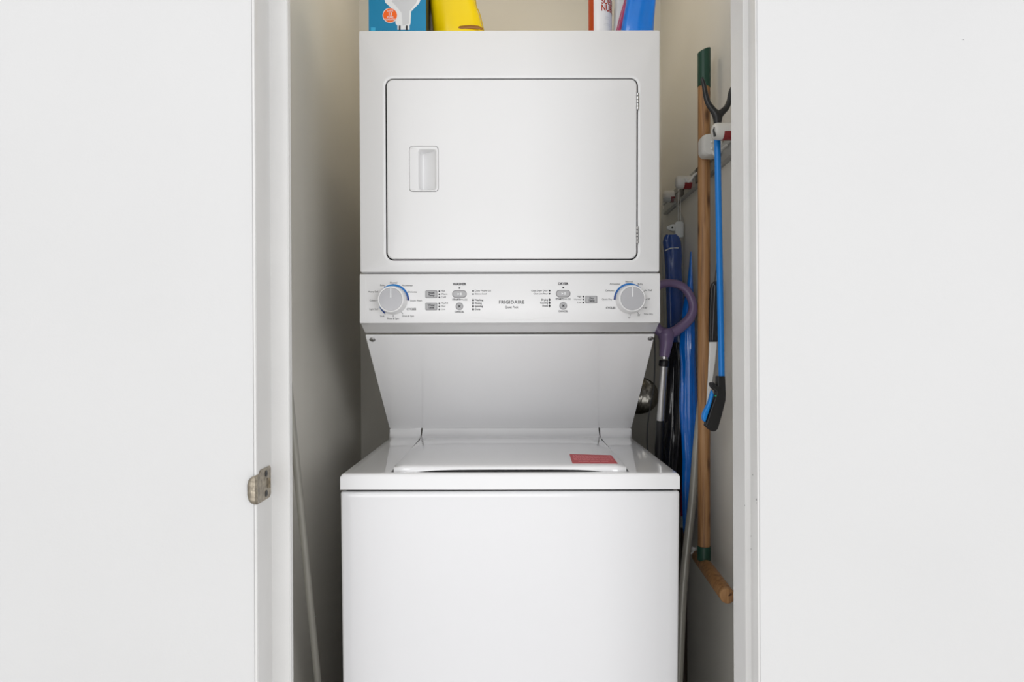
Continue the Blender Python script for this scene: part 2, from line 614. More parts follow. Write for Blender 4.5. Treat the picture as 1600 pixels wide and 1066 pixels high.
# washer top: deck with a hole for the lid, up-turned rear
LXF, LXB = 0.2400, 0.2500      # lid half width at front and back
LYF, LYB = 1.402, 1.942
GAP = 0.0040
def deck_z(y):
    t = min(1.0, max(0.0, (y - 1.917) / 0.0220))
    return ZDECK + 0.0262 * (1 - math.sqrt(max(0.0, 1 - t * t)))
bm = B()
ys = [YW + .0, YW + .001, YW + .003, YW + .007, LYF - GAP, 1.5, 1.6, 1.7, 1.8, 1.87, 1.90, 1.917, 1.922, 1.927, 1.931, 1.934, 1.9365, 1.9380, 1.9387, 1.939]
def edge_drop(i):
    return (0.006, 0.0025, 0.0008, 0, 0)[i] if i < 5 else 0
def row(y, i, xa, xb, n=8):
    out = []
    for k in range(n + 1):
        xx = xa + (xb - xa) * k / n
        zz = deck_z(y) - edge_drop(i)
        d = HWID - abs(xx)
        if d < .006:
            zz -= .0045 * (1 - d / .006) ** 2
        out.append(bm.verts.new((xx, y, zz)))
    return out
# left and right flanks, front bridge
def xs_in(y):
    t = min(1, max(0, (y - LYF) / (LYB - LYF)))
    return LXF + (LXB - LXF) * t + GAP
for s in (-1, 1):
    prev = None
    for i, y in enumerate(ys):
        xi = xs_in(y)
        xcs = [xi, xi + .004, xi + .03, (xi + HWID) / 2, HWID - .02, HWID - .006, HWID - .003, HWID - .001, HWID]
        cur = []
        for xx in xcs:
            zz = deck_z(y) - edge_drop(i)
            d = HWID - xx
            if d < .006:
                zz -= .005 * (1 - d / .006) ** 2
            cur.append(bm.verts.new((s * xx, y, zz)))
        if prev:
            for k in range(len(cur) - 1):
                bm.faces.new((prev[k], prev[k + 1], cur[k + 1], cur[k]))
            # outer skirt
        prev = cur
xf = xs_in(YW)
prev = None
for i, y in enumerate(ys[:5]):
    cur = [bm.verts.new((xx, y, deck_z(y) - edge_drop(i))) for xx in (-xf, -xf / 2, 0, xf / 2, xf)]
    if prev:
        for k in range(4):
            bm.faces.new((prev[k], prev[k + 1], cur[k + 1], cur[k]))
    prev = cur
# front skirt, side skirts, hole walls
def quad(*p):
    bm.faces.new([bm.verts.new(q) for q in p])
zt = ZDECK - .006
for a, b in ((-HWID, HWID),):
    quad((a, YW, zt), (b, YW, zt), (b, YW, ZRIM0 + .002), (a, YW, ZRIM0 + .002))
    quad((a, YW, ZRIM0 + .002), (b, YW, ZRIM0 + .002), (b, YW + .003, ZRIM0), (a, YW + .003, ZRIM0))
    quad((a, YW + .003, ZRIM0), (b, YW + .003, ZRIM0), (b, YW + .03, ZRIM0), (a, YW + .03, ZRIM0))
for s in (-1, 1):
    a = s * HWID
    for i in range(len(ys) - 1):
        y0, y1 = ys[i], ys[i + 1]
        e0, e1 = deck_z(y0) - edge_drop(i) - .005, deck_z(y1) - edge_drop(i + 1) - .005
        quad((a, y0, e0), (a, y1, e1), (a, y1, ZRIM0), (a, y0, ZRIM0))
        if i >= 4:
            h0, h1 = s * xs_in(y0), s * xs_in(y1)
            quad((h0, y0, deck_z(y0)), (h1, y1, deck_z(y1)), (h1, y1, ZDECK - .03), (h0, y0, ZDECK - .03))
quad((-LXF - GAP, LYF - GAP, ZDECK), (LXF + GAP, LYF - GAP, ZDECK), (LXF + GAP, LYF - GAP, ZDECK - .03), (-LXF - GAP, LYF - GAP, ZDECK - .03))
bmesh.ops.remove_doubles(bm, verts=bm.verts[:], dist=0.0003)
obj('washer_top', bm, M['enamel'], mach, smooth=40)
bm = box(B(), -LXB - .02, LXB + .02, LYF - .012, 1.95, ZDECK - .031, ZDECK - .029)
obj('tub_opening', bm, M['gap'], mach, label='dark gap around the washer lid')

# lid
bm = B()
nx = 24
lys = [(LYF + .0000, 'f0'), (LYF + .0002, 'f1'), (LYF + .0012, 'f2'), (LYF + .0035, .0096), (LYF + .008, .0112), (LYF + .016, .0117), (LYF + .03, .0118), (LYF + .12, .0112), (LYF + .3, .0080), (1.85, .0050), (1.88, .0040), (1.900, .0036), (1.912, .0036), (1.917, .0040), (1.922, .0055), (1.927, .0080), (1.931, .0110), (1.934, .0145), (1.9365, .0190), (1.938, .0255)]
top, bot = [], []
for y, dz in lys:
    t = (y - LYF) / (LYB - LYF)
    hw = LXF + (LXB - LXF) * t
    rt, rb = [], []
    for k in range(nx + 1):
        u = -1 + 2 * k / nx
        e = 1 - abs(u)
        A = max(0.0, 1 - (abs(u) * 1.06) ** 5)
        low = -.0065 + .0105 * A
        droop = -.004 * max(0, 1 - e / .012) ** 2 if y < 1.9 else 0
        cut = .006 * max(0, 1 - e / .03) ** 2 if y < LYF + .02 else 0
        back = -.012 * u * u * min(1.0, max(0.0, (1.9365 - y) / .02)) * (1.0 if y > 1.87 else 0.0)
        if dz == 'f0':
            d_ = low
        elif dz == 'f1':
            d_ = low + (.0096 - low) * .35
        elif dz == 'f2':
            d_ = low + (.0096 - low) * .75
        else:
            d_ = dz
        zz_ = ZDECK + d_ + droop
        yy_ = y + cut + back
        rt.append(bm.verts.new((u * hw, yy_, zz_)))
        if y < LYF + .02:
            zb = ZDECK + low
        else:
            zb = ZDECK - .006 + max(0, (d_ if y > 1.9 else 0) - .004) * .9
        rb.append(bm.verts.new((u * hw, yy_ + (.002 if y < LYF + .001 else 0), min(zz_ - .0006, zb))))
    top.append(rt)
    bot.append(rb)
for G, flip in ((top, 0), (bot, 1)):
    for a, b in zip(G[:-1], G[1:]):
        for k in range(nx):
            bm.faces.new((a[k], a[k + 1], b[k + 1], b[k]) if not flip else (a[k], b[k], b[k + 1], a[k + 1]))
for a, b in ((top[0], bot[0]), (top[-1], bot[-1])):
    for k in range(nx):
        bm.faces.new((a[k], a[k + 1], b[k + 1], b[k]))
for k in (0, nx):
    for i in range(len(top) - 1):
        bm.faces.new((top[i][k], top[i + 1][k], bot[i + 1][k], bot[i][k]))
lid = obj('washer_lid', bm, M['enamel'], mach, smooth=65)
# red label on the lid
zl = ZDECK + .0116
def onlid(px, py):
    dx, dy = px - 800, py - 541
    tx, ty = dx - dy * ROLL, dx * ROLL + dy
    Y = (HC - zl) * F / ty
    return Vector((tx * Y / F - XO - .0015, Y, zl))
q = [onlid(892, 710), onlid(957, 711.5), onlid(967, 724), onlid(896.5, 724)]
def bil(u, v, dz=0.0):
    a = q[0].lerp(q[1], u)
    b = q[3].lerp(q[2], u)
    p = a.lerp(b, v)
    return p + Vector((0, 0, dz))
bm = B()
prism(bm, [bil(0, 0, .0002), bil(1, 0, .0002), bil(1, 1, .0002), bil(0, 1, .0002)], (0, 0, .0007))
wl = obj('warning_label', bm, M['labelred'], lid, label='red printed label')
bm = B()
def strip(u0, u1, v0, v1):
    prism(bm, [bil(u0, v0, .0009), bil(u1, v0, .0009), bil(u1, v1, .0009), bil(u0, v1, .0009)], (0, 0, .0003))
random.seed(3)
for v in (.14, .26, .38, .50, .62):
    u = .06
    while u < .92:
        w = random.uniform(.02, .09)
        strip(u, min(u + w, .95), v, v + .05)
        u += w + .018
for u0, u1 in ((.15, .23), (.25, .38), (.41, .63), (.66, .82)):
    strip(u0, u1, .78, .86)
obj('label_print', bm, M['labelpink'], lid, label='pale pink rows of fine print')

# tower behind the slanted panel
ZL0 = HC + 0.033      # underside of the control panel lip
prof = [(1.632, HC + .028), (1.941, HC - .2315), (1.951, HC - .2335), (2.10, HC - .2335), (2.10, HC + .03), (1.64, HC + .03)]
bm = B()
rings(bm, [[Vector((-HWID + .003, y, z)) for y, z in prof], [Vector((HWID - .003, y, z)) for y, z in prof]])
obj('tower', bm, M['enamel'], mach, smooth=20, bevel=.001)
bm = B()
prof = [(1.622, HC + .0285), (1.6205, HC + .0255), (1.6235, HC + .0215), (1.934, HC - .232), (1.942, HC - .2295), (1.634, HC + .0300)]
bm = B()
rings(bm, [[Vector((-HWID, y, z)) for y, z in prof], [Vector((HWID, y, z)) for y, z in prof]])
bp = obj('back_panel', bm, M['enamel'], mach, smooth=20, bevel=.0012)
nrm = Vector((0, -(.018 + .232), -(1.934 - 1.628))).normalized()
for px, py in ((582.3, 531.5), (1017, 528.5)):
    # on the slanted face
    best = None
    for i in range(400):
        t = i / 399
        y = 1.6235 + (1.934 - 1.6235) * t
        z = HC + .0215 - .2535 * t
        pp = D(px, py, y)
        e = abs(pp.z - z)
        if best is None or e < best[0]:
            best = (e, Vector((pp.x, y, z)))
    c = best[1]
    bm = lathe(B(), [(.0072, 0), (.0072, -.0006), (.0048, -.0008), (.0045, -.003), (.0015, -.0034)], (0, 0, 0), 'Y', 16)
    rot = Vector((0, -1, 0)).rotation_difference(nrm).to_matrix().to_4x4()
    bm.transform(Matrix.Translation(c) @ rot)
    obj('screw', bm, M['steel'], bp, label='small steel panel screw')

# dryer cabinet with the door opening
ZDT = HC + 0.7215
ZDB = D(798, 425.2).z
ZCT = D(798, 427.6).z
a = D(601.3, 123.2)
b = D(997.2, 406.0)
hx0, hx1, hz1, hz0 = a.x, b.x, a.z, b.z
bm = B()
y = YD
loft(bm, [(-HWID, HWID, ZDB, ZDT, .003, 2.12), (-HWID, HWID, ZDB, ZDT, .003, y + .005), (-HWID + .0012, HWID - .0012, ZDB + .001, ZDT - .001, .004, y + .0015),
          (-HWID + .004, HWID - .004, ZDB + .003, ZDT - .003, .005, y),
          (hx0 - .009, hx1 + .009, hz0 - .009, hz1 + .009, .026, y), (hx0 - .0065, hx1 + .0065, hz0 - .0065, hz1 + .0065, .0245, y - .0012), (hx0 - .003, hx1 + .003, hz0 - .003, hz1 + .003, .0205, y - .0008),
          (hx0, hx1, hz0, hz1, .018, y + .001), (hx0 + .0005, hx1 - .0005, hz0 + .0005, hz1 - .0005, .018, y + .046)], k=8)
taper(bm, ZDB + .25, 0.012)
obj('dryer_cabinet', bm, M['satin'], mach, smooth=35)
bm = B()
rings(bm, [rrect(hx0 + .0002, hx1 - .0002, hz0 + .0002, hz1 - .0002, .018, y + .0035, k=8), rrect(hx0 + .0027, hx1 - .0027, hz0 + .0027, hz1 - .0027, .0157, y + .0042, k=8)], False, False)
taper(bm, ZDB + .25, 0.012)
obj('door_seal', bm, M['gap'], mach, label='dark seal line around the dryer door')
# dryer door
g = .0030
dx0, dx1, dz0, dz1 = hx0 + g, hx1 - g, hz0 + g, hz1 - g
a = D(638.5, 229)
b = D(685.5, 301)
px0, px1, pz1, pz0 = a.x, b.x, a.z, b.z
bm = B()
yf = YD - .004
loft(bm, [(dx0 + .001, dx1 - .001, dz0 + .001, dz1 - .001, .0148, y + .038), (dx0, dx1, dz0, dz1, .0155, y + .002), (dx0 + .0006, dx1 - .0006, dz0 + .0006, dz1 - .0006, .0152, yf + .0022), (dx0 + .0022, dx1 - .0022, dz0 + .0022, dz1 - .0022, .0145, yf + .0004),
          (dx0 + .005, dx1 - .005, dz0 + .005, dz1 - .005, .013, yf),
          (px0, px1, pz0, pz1, .0085, yf), (px0 + .0008, px1 - .0008, pz0 + .0008, pz1 - .0008, .008, yf + .0009), (px0 + .001, px1 - .001, pz0 + .001, pz1 - .001, .008, yf + .038)], k=8)
taper(bm, ZDB + .25, 0.012)
door = obj('dryer_door', bm, M['satin'], mach, smooth=35)
# recessed handle
a = D(653.5, 234.5)
b = D(681.5, 298)
qx0, qx1, qz1, qz0 = a.x, b.x, a.z, b.z
e = .0016
specs = [(px0 + e, px1 - e, pz0 + e, pz1 - e, .0075, yf + .0042), (px0 + e, px1 - e, pz0 + e, pz1 - e, .0075, yf + .0006), (px0 + e + .001, px1 - e - .001, pz0 + e + .001, pz1 - e - .001, .007, yf - .0004),
         (qx0 - .001, qx1 + .001, qz0 - .001, qz1 + .001, .006, yf - .0004), (qx0, qx1, qz0, qz1, .0052, yf + .0004), (qx0 + .0006, qx1 - .001, qz0 + .0006, qz1 - .0006, .005, yf + .0012)]
bm = B()
L = [rrect(*s, k=6) for s in specs]
for off, dd in ((0.0035, .016), (.0065, .027), (.0105, .031)):
    lp = rrect(qx0 + off * .92, qx1 - .0015, qz0 + .0016 + off * .12, qz1 - .0016 - off * .2, .004, yf, k=6)
    for p in lp:
        t = (p.x - qx0) / (qx1 - qx0)
        p.y = yf + .0014 + dd * max(0, 1 - t) ** .9
    L.append(lp)
rings(bm, L, cap0=False)
taper(bm, ZDB + .25, 0.012)
obj('handle', bm, M['plastic'], door, smooth=40)
# door hinges
for py0, py1 in ((145, 171.5), (353.5, 380)):
    a = D(995.3, py0)
    b = D(995.3, py1)
    bm = B()
    h = (a.z - b.z)
    nseg = 5
    for i in range(nseg):
        lathe(bm, [(.0012, 0), (.0030, .0006), (.0030, h / nseg - .0012), (.0012, h / nseg - .0006)], (a.x, YD - .0025, b.z + i * h / nseg), 'Z', 12)
    obj('hinge', bm, M['steel'], door, label='slim metal hinge barrel')

# control panel
ZPB = HC + .0530
prof = [(YD + .002, ZCT), (YD - .0005, ZCT - .0012), (YD - .002, ZCT - .004), (YD - .002, ZPB + .003), (YD - .0010, ZPB + .0006), (YD + .0018, ZPB), (YD + .012, ZPB - .001), (YD + .023, ZPB - .0055), (YD + .037, ZPB - .0125), (YD + .052, ZL0 + .001),
        (YD + .058, ZL0 - .0008), (YD + .064, ZL0), (YD + .066, ZL0 + .004), (YD + .07, ZCT)]
def wprof(z):
    # half width shrinks with the lip; tiny taper of the face
    return HWID - .0012
bm = B()
loops = []
for s, dxx, shr in ((-1, 0, 1), (-1, .0018, 0), (1, .0018, 0), (1, 0, 1)):
    loops.append([Vector((s * (HWID - .0015 - (.0 if shr == 0 else -.0)) - (0 if shr else s * 0) , yy + (.002 if shr else 0), zz - (0 if not shr else 0))) if not shr else Vector((s * (HWID), yy + .003, zz)) for yy, zz in prof])
rings(bm, loops)
cp = obj('control_panel', bm, M['plastic'], mach, smooth=40)
YP = YD - .002
# faint step moulded along the lower edge
bm = B()
pp = [D(720, 496.7, YP), D(757, 497.2, YP), D(765, 499.3, YP), D(832, 499.3, YP), D(840, 496.9, YP), D(880, 495.5, YP)]
tube(bm, [p + Vector((0, .0004, 0)) for p in pp], [.0002, .0008, .0009, .0009, .0008, .0002], 8)
obj('moulded_step', bm, M['plastic'], cp)
for px in (571.5, 1026):
    a, b = D(px, 433, YP), D(px, 500, YP)
    bm = tube(B(), [a + Vector((0, .0004, 0)), b + Vector((0, .0004, 0))], .0006, 8)
    obj('moulded_edge', bm, M['plastic'], cp)


def dial(px, py, r, ry, mark):
    c = D(px, py, YP)
    s = YP / F
    R = r * s
    bm = lathe(B(), [(R * .98, .001), (R, -.0005), (R * .985, -.004), (R * .925, -.024), (R * .895, -.0295), (R * .87, -.0312), (R * .80, -.0312), (R * .785, -.0304), (R * .78, -.028)], c, 'Y', 48)
    obj('dial', bm, M['plastic'], cp, label='white rotary dial')
    bm = lathe(B(), [(R * .778, -.0285), (R * .777, -.0304), (R * .775, -.0305), (R * .5, -.0305), (.0005, -.0305)], c, 'Y', 48)
    obj('dial_face', bm, M['greyface'], cp, label='grey metallic dial face')
    a = math.radians(mark)
    d = Vector((math.cos(a), 0, math.sin(a)))
    t = Vector((-d.z, 0, d.x))
    bm = B()
    o = c + Vector((0, -.0300, 0))
    prism(bm, [o + d * R * .12 + t * .0012, o + d * R * .12 - t * .0012, o + d * R * .76 - t * .0010, o + d * R * .76 + t * .0010], (0, -.0007, 0))
    obj('dial_pointer', bm, M['white_ink'], cp, label='white pointer line on the dial')
    return c, R


def arc(bm, lay, c, R, pts):
    """printed crescent: pts = (angle, inner factor, outer factor, colour)"""
    prev = None
    for ang, ri, ro, col in pts:
        t = math.radians(ang)
        d = Vector((math.cos(t), 0, math.sin(t)))
        v = [bm.verts.new(c + d * R * ri + Vector((0, -.0004, 0))), bm.verts.new(c + d * R * ro + Vector((0, -.0004, 0)))]
        if prev:
            f = bm.faces.new((prev[0][0], prev[0][1], v[1], v[0]))
            for lp in f.loops:
                lp[lay] = prev[1] if lp.vert in prev[0] else col
        prev = (v, col)


def span(a0, a1, n, fo, fc):
    return [(a0 + (a1 - a0) * i / n, 1.0, fo(i / n), fc(i / n)) for i in range(n + 1)]


def mixc(c0, c1, t):
    return tuple(c0[i] * (1 - t) + c1[i] * t for i in range(4))


c1, R1 = dial(614.4, 469.8, 22.4, 0, 90)
bm = B()
lay = bm.loops.layers.float_color.new('print')
cy, bl, nv = lin(20, 146, 214), lin(4, 112, 190), lin(10, 34, 116)
arc(bm, lay, c1, R1, span(-1, 150, 40, lambda t: 1.13 if t < .6 else 1.13 - .085 * (t - .6) / .4, lambda t: mixc(nv, bl, min(1, t / .28)) if t < .28 else mixc(bl, cy, (t - .28) / .72)))
arc(bm, lay, c1, R1, span(200, 238, 14, lambda t: 1.04 + .08 * t, lambda t: mixc(bl, nv, t)))
obj('dial_arc', bm, M['print'], cp, label='printed blue arc', recalc=False)
c2, R2 = dial(984.6, 467.4, 22.8, 0, 88)
bm = B()
lay = bm.loops.layers.float_color.new('print')
arc(bm, lay, c2, R2, span(181, 22, 44, lambda t: 1.12 if t < .55 else 1.12 - .085 * (t - .55) / .45, lambda t: mixc(nv, bl, min(1, t / .35))))
obj('dial_arc', bm, M['print'], cp, label='printed blue arc', recalc=False)
# ticks around the dials
ink = B()
gink = B()
YI = YP - .0005
PXM = YP / F
def tick(c, R, ang, r0, r1):
    t = math.radians(ang)
    d = Vector((math.cos(t), 0, math.sin(t)))
    n_ = Vector((-d.z, 0, d.x)) * .0005
    o = Vector((c.x, YI, c.z))
    ink.faces.new([ink.verts.new(p) for p in (o + d * R * r0 + n_, o + d * R * r0 - n_, o + d * R * r1 - n_, o + d * R * r1 + n_)])
for ang in (-1, 30, 60, 90, 120, 150, 180, 210, 240):
    tick(c1, R1, ang, 1.09, 1.14)
for ang in (270, 305):
    tick(c1, R1, ang, 1.02, 1.18)
for ang in (180, 150, 120, 90, 60, 30):
    tick(c2, R2, ang, 1.09, 1.14)
for ang in (0, 328, 300, 270):
    tick(c2, R2, ang, 1.03, 1.14)
def tx(body, px, py, hpx, align='CENTER', bold=0, grey=False, sx=1.0, sp=1.0):
    p = D(px, py, YI)
    size = hpx * PXM / 0.70
    add_text(gink if grey else ink, body, p, size, align, offset=bold * size, spacing=sp, sx=sx)
def bar(px, py):
    p0, p1 = D(px - .18, py - 1.7, YI), D(px + .18, py + 1.7, YI)
    gink.faces.new([gink.verts.new(p) for p in (Vector((p0.x, YI, p0.z)), Vector((p1.x, YI, p0.z)), Vector((p1.x, YI, p1.z)), Vector((p0.x, YI, p1.z)))])
def dot(px, py, rpx=1.35):
    disc(ink, D(px, py, YI), rpx * PXM)
# washer dial legend
for t_, px, py, al in (('Normal', 615, 442.5, 'CENTER'), ('Bulky', 602, 446.5, 'RIGHT'), ('Activewear', 628.5, 446.7, 'LEFT'), ('Heavy Soil', 591, 456.6, 'RIGHT'), ('Delicates', 638, 456.8, 'LEFT'),
                       ('Colors', 588, 470.3, 'RIGHT'), ('Quick Wash', 641, 470.4, 'LEFT'), ('Light Soil', 591, 484, 'RIGHT'), ('Soak', 601, 494.8, 'RIGHT'), ('Rinse & Spin', 614.5, 498.6, 'CENTER'), ('Drain & Spin', 628.5, 494.6, 'LEFT')):
    tx(t_, px, py, 2.7, al, 0, sx=.95)
tx('CYCLES', 643, 483.8, 3.0, bold=.03)
# dryer dial legend
for t_, px, py, al in (('Normal', 983, 439.7, 'CENTER'), ('Bulky', 996.5, 443.3, 'LEFT'), ('Activewear', 969.5, 443.3, 'RIGHT'), ('Delicates', 960, 453.7, 'RIGHT'), ('Air Fluff', 1007, 453.3, 'LEFT'), ('Quick Dry', 956.5, 467.4, 'RIGHT'),
                       ("60'", 1012, 466.8, 'LEFT'), ("40'", 1007.5, 480.8, 'LEFT'), ("20'", 998.5, 492.0, 'CENTER'), ("10'", 983.2, 496.2, 'CENTER'), ('Time Dry', 1006, 490.3, 'LEFT')):
    tx(t_, px, py, 2.7, al, 0, sx=.95)
tx('CYCLES', 954.3, 480.9, 3.0, bold=.03)
tx('WASHER', 718, 444.3, 3.6, bold=.035)
tx('DRYER', 880, 443.3, 3.6, bold=.035)
dot(718, 450.4)
dot(880.2, 449.3)
tx('START', 712.8, 468.6, 2.8, 'CENTER', .03)
tx('PAUSE', 724.9, 468.7, 2.8, 'CENTER', .0, grey=True)
bar(718.9, 468.6)
tx('START', 874.2, 467.4, 2.8, 'CENTER', .03)
tx('PAUSE', 886.4, 467.5, 2.8, 'CENTER', .0, grey=True)
bar(880.4, 467.4)
tx('CANCEL', 718, 487.7, 2.7, 'CENTER', .025)
tx('CANCEL', 880.2, 486.4, 2.7, 'CENTER', .025)
for py, t_ in ((455.5, 'Hot'), (460.3, 'Warm'), (465, 'Cold'), (474.6, 'MaxFill'), (479.4, 'Med'), (484, 'Low')):
    dot(686.6, py)
    tx(t_, 689.3, py - .4, 2.7, 'LEFT')
for py, t_ in ((455, 'Close Washer Lid'), (459.8, 'Balance Load')):
    dot(739.4, py)
    tx(t_, 742, py - .4, 2.6, 'LEFT', 0, sx=.92)
for py, t_ in ((469.3, 'Washing'), (474.1, 'Rinsing'), (478.9, 'Spinning'), (483.7, 'Done')):
    dot(739.4, py, 1.6)
    tx(t_, 742, py - .1, 2.8, 'LEFT', .025, sx=.95)
for py, t_ in ((454.2, 'Close Dryer Door'), (458.9, 'Clean Lint Filter')):
    dot(858.8, py)
    tx(t_, 856, py, 2.6, 'RIGHT', 0, sx=.92)
for py, t_ in ((468.4, 'Drying'), (473.2, 'Cooling'), (477.9, 'Done')):
    dot(858.8, py, 1.6)
    tx(t_, 856.2, py, 2.8, 'RIGHT', .025, sx=.95)
for py, t_ in ((463.2, 'High'), (467.9, 'Normal'), (472.6, 'Low')):
    dot(911.6, py)
    tx(t_, 908.6, py - .2, 2.6, 'RIGHT')
tx('FRIGIDAIRE', 799.5, 472.4, 5.0, 'CENTER', .012, sx=.98, sp=1.14)
tx('Quiet Pack', 799.5, 480.2, 3.2, 'CENTER', .012)
for a, b in ((739.4, 466.5), (858.8, 465.8)):
    n_ = 3 if a < 800 else 2
    p0, p1 = D(a - .25, b, YI), D(a + .25, b + 5 * n_ + 5, YI)
    ink.faces.new([ink.verts.new(p) for p in (Vector((p0.x, YI, p0.z)), Vector((p1.x, YI, p0.z)), Vector((p1.x, YI, p1.z)), Vector((p0.x, YI, p1.z)))])
# buttons
def button(name, cx, cy, w, h, r, lab):
    c = D(cx, cy, YP)
    hw, hh = w / 2 * PXM, h / 2 * PXM
    bm = B()
    loft(bm, [(c.x - hw, c.x + hw, c.z - hh, c.z + hh, r * PXM, YP + .001), (c.x - hw, c.x + hw, c.z - hh, c.z + hh, r * PXM, YP - .0012), (c.x - hw + .0012, c.x + hw - .0012, c.z - hh + .0012, c.z + hh - .0012, r * PXM * .8, YP - .0022), (c.x - hw + .003, c.x + hw - .003, c.z - hh + .003, c.z + hh - .003, r * PXM * .55, YP - .0024)])
    obj(name, bm, M['grey'], cp, label=lab)
    bm = B()
    loft(bm, [(c.x - hw - .0008, c.x + hw + .0008, c.z - hh - .0008, c.z + hh + .0008, r * PXM * 1.05, YP + .0006), (c.x - hw - .0008, c.x + hw + .0008, c.z - hh - .0008, c.z + hh + .0008, r * PXM * 1.05, YP - .0004)])
    obj('button_rim', bm, M['greyink'], cp, label='dark rim round a button')
    return c
for cx, cy in ((718, 459.8), (880.2, 458.7)):
    c = button('start_button', cx, cy, 21.5, 10.4, 5.1, 'grey pill-shaped start button')
    bm = B()
    o = c + Vector((0, -.0025, 0))
    s = PXM
    bm.faces.new([bm.verts.new(o + Vector((x_ * s, 0, z_ * s))) for x_, z_ in ((-2.6, 2), (-2.6, -2), (-.2, 0))])
    for xx in (1.0, 2.6):
        bm.faces.new([bm.verts.new(o + Vector((x_ * s, 0, z_ * s))) for x_, z_ in ((xx, 2), (xx, -2), (xx + .9, -2), (xx + .9, 2))])
    obj('play_pause_mark', bm, M['white_ink'], cp, label='white play and pause mark', recalc=False)
for cx, cy in ((718, 479), (880.2, 477.8)):
    c = button('cancel_button', cx, cy, 10.6, 10.6, 5.25, 'round grey cancel button')
    o = c + Vector((0, -.0026, 0))
    for s1 in (-1, 1):
        d = Vector((.7071, 0, .7071 * s1)) * 2.6 * PXM
        n_ = Vector((-.7071 * s1, 0, .7071)) * .55 * PXM
        ink.faces.new([ink.verts.new(p) for p in (o + d + n_, o - d + n_, o - d - n_, o + d - n_)])
for cx, cy, t1, t2 in ((674.2, 460.4, 'Wash', 'Temp'), (674.2, 479.4, 'Water', 'Level'), (924, 467.8, 'Dry', 'Temp')):
    c = button('option_button', cx, cy, 17.6, 10.6, 1.6, 'grey rectangular option button')
    for t_, dz in ((t1, 1.9), (t2, -1.9)):
        size = 2.9 * PXM / .7
        add_text(ink, t_, c + Vector((.0003, -.0026, dz * PXM)), size, 'CENTER', offset=.035 * size)
def split_print(bm, m, zones):
    for name, x0, x1, lab in zones:
        me = bpy.data.meshes.new('print_source')
        bm.to_mesh(me)
        b2 = bmesh.new()
        b2.from_mesh(me)
        bpy.data.meshes.remove(me)
        gone = [v for v in b2.verts if not (x0 <= v.co.x < x1)]
        bmesh.ops.delete(b2, geom=gone, context='VERTS')
        o = obj(name, b2, m, cp, smooth=0, label=lab, recalc=False)
        if name != 'maker_name':
            o['kind'] = 'stuff'      # legends too small to pick apart
    bm.free()
X_ = lambda px: D(px, 470, YI).x
split_print(ink, M['ink'], [('washer_dial_legend', -9, X_(662), 'dark cycle names around the washer dial'), ('option_legend', X_(662), X_(703), 'dark option names beside the washer buttons'),
                            ('washer_legend', X_(703), X_(736.5), 'dark washer start and cancel legend'), ('washer_status_legend', X_(736.5), X_(772), 'dark washer status words'),
                            ('maker_name', X_(772), X_(828), 'dark maker name in the middle of the panel'), ('dryer_status_legend', X_(828), X_(862), 'dark dryer status words'),
                            ('dryer_legend', X_(862), X_(898), 'dark dryer start and cancel legend'), ('dryer_option_legend', X_(898), X_(936), 'dark dryer temperature words'),
                            ('dryer_dial_legend', X_(936), 9, 'dark cycle names around the dryer dial')])
split_print(gink, M['greyink'], [('washer_fine_legend', -9, 0, 'thin grey printed word'), ('dryer_fine_legend', 0, 9, 'thin grey printed word')])

# ------------------------------------------------------------------ things on top of the dryer
ZT = ZDT + .0005
# light bulb carton
Yb = 1.61
a, b = P(576, 40, Yb), P(666, 40, Yb)
bx = thing('light_bulb_carton', 'teal light bulb carton with orange badge on top of the dryer, far left', 'box', ((a.x + b.x) / 2, Yb + .07, ZT))
bm = box(B(), a.x, b.x, Yb, Yb + .143, ZT, ZT + .24)
for f in bm.faces:
    if f.normal.x > .5 or abs(f.calc_center_median().x - b.x) < 1e-4:
        f.material_index = 1
obj('carton', bm, [M['teal'], M['darkcard']], bx, bevel=.0008)
def on(px, py, dy=.0006):
    return P(px, py, Yb - dy)
bm = B()
sil = [(600.5, -2), (602, 4), (612, 13), (617.3, 20), (618, 37), (621, 40), (621, 46.5), (640, 46.5), (640, 40), (641.4, 37), (642.3, 18), (655, 5), (656.8, 0), (657.5, -14), (655, -26), (648, -35), (638, -40), (628, -42), (618, -40), (608, -35), (602, -26), (599.5, -14)]
prism(bm, [on(*p) for p in sil], (0, .0005, 0))
obj('bulb_picture', bm, M['white_ink'], bx, label='printed picture of a white reflector bulb')
bm = B()
prism(bm, [on(px, py, .0010) for px, py in ((612, 2), (622, 13), (627.5, 20), (629, 40), (639, 37), (640, 17), (650, 5), (652, -1), (614, -1))], (0, .0005, 0))
obj('bulb_shading', bm, M['pale_ink'], bx, label='grey printed bulb body')
bm = B()
for x0, x1 in ((623.2, 625.8), (634, 636.8)):
    prism(bm, [on(px, py, .0014) for px, py in ((x0, 40), (x1, 40), (x1, 47), (x0, 47))], (0, .0005, 0))
obj('bulb_pins', bm, M['ink'], bx, label='dark printed bulb pins')
bm = B()
cc = on(609.5, 24, .0016)
lathe(bm, [(.0178, .0006), (.0178, 0)], cc, 'Y', 36)
obj('badge_rim', bm, M['white_ink'], bx, label='pale rim of the badge')
bm = lathe(B(), [(.0163, .0002), (.0163, -.0004)], cc, 'Y', 36)
obj('badge', bm, M['orange'], bx, label='round orange badge')
bm = B()
s = Yb / F
for t_, py, h in (('LASTS', 16.8, 3.0), ('13', 22.0, 5.2), ('YEARS', 27, 3.0), ('GUARANTEE', 30.8, 2.4)):
    p = on(609.5, py, .0024)
    add_text(bm, t_, p, h * s / .7, 'CENTER', offset=.03 * h * s, sx=.85)
obj('badge_lettering', bm, M['white_ink'], bx, smooth=0, recalc=False)
bm = B()
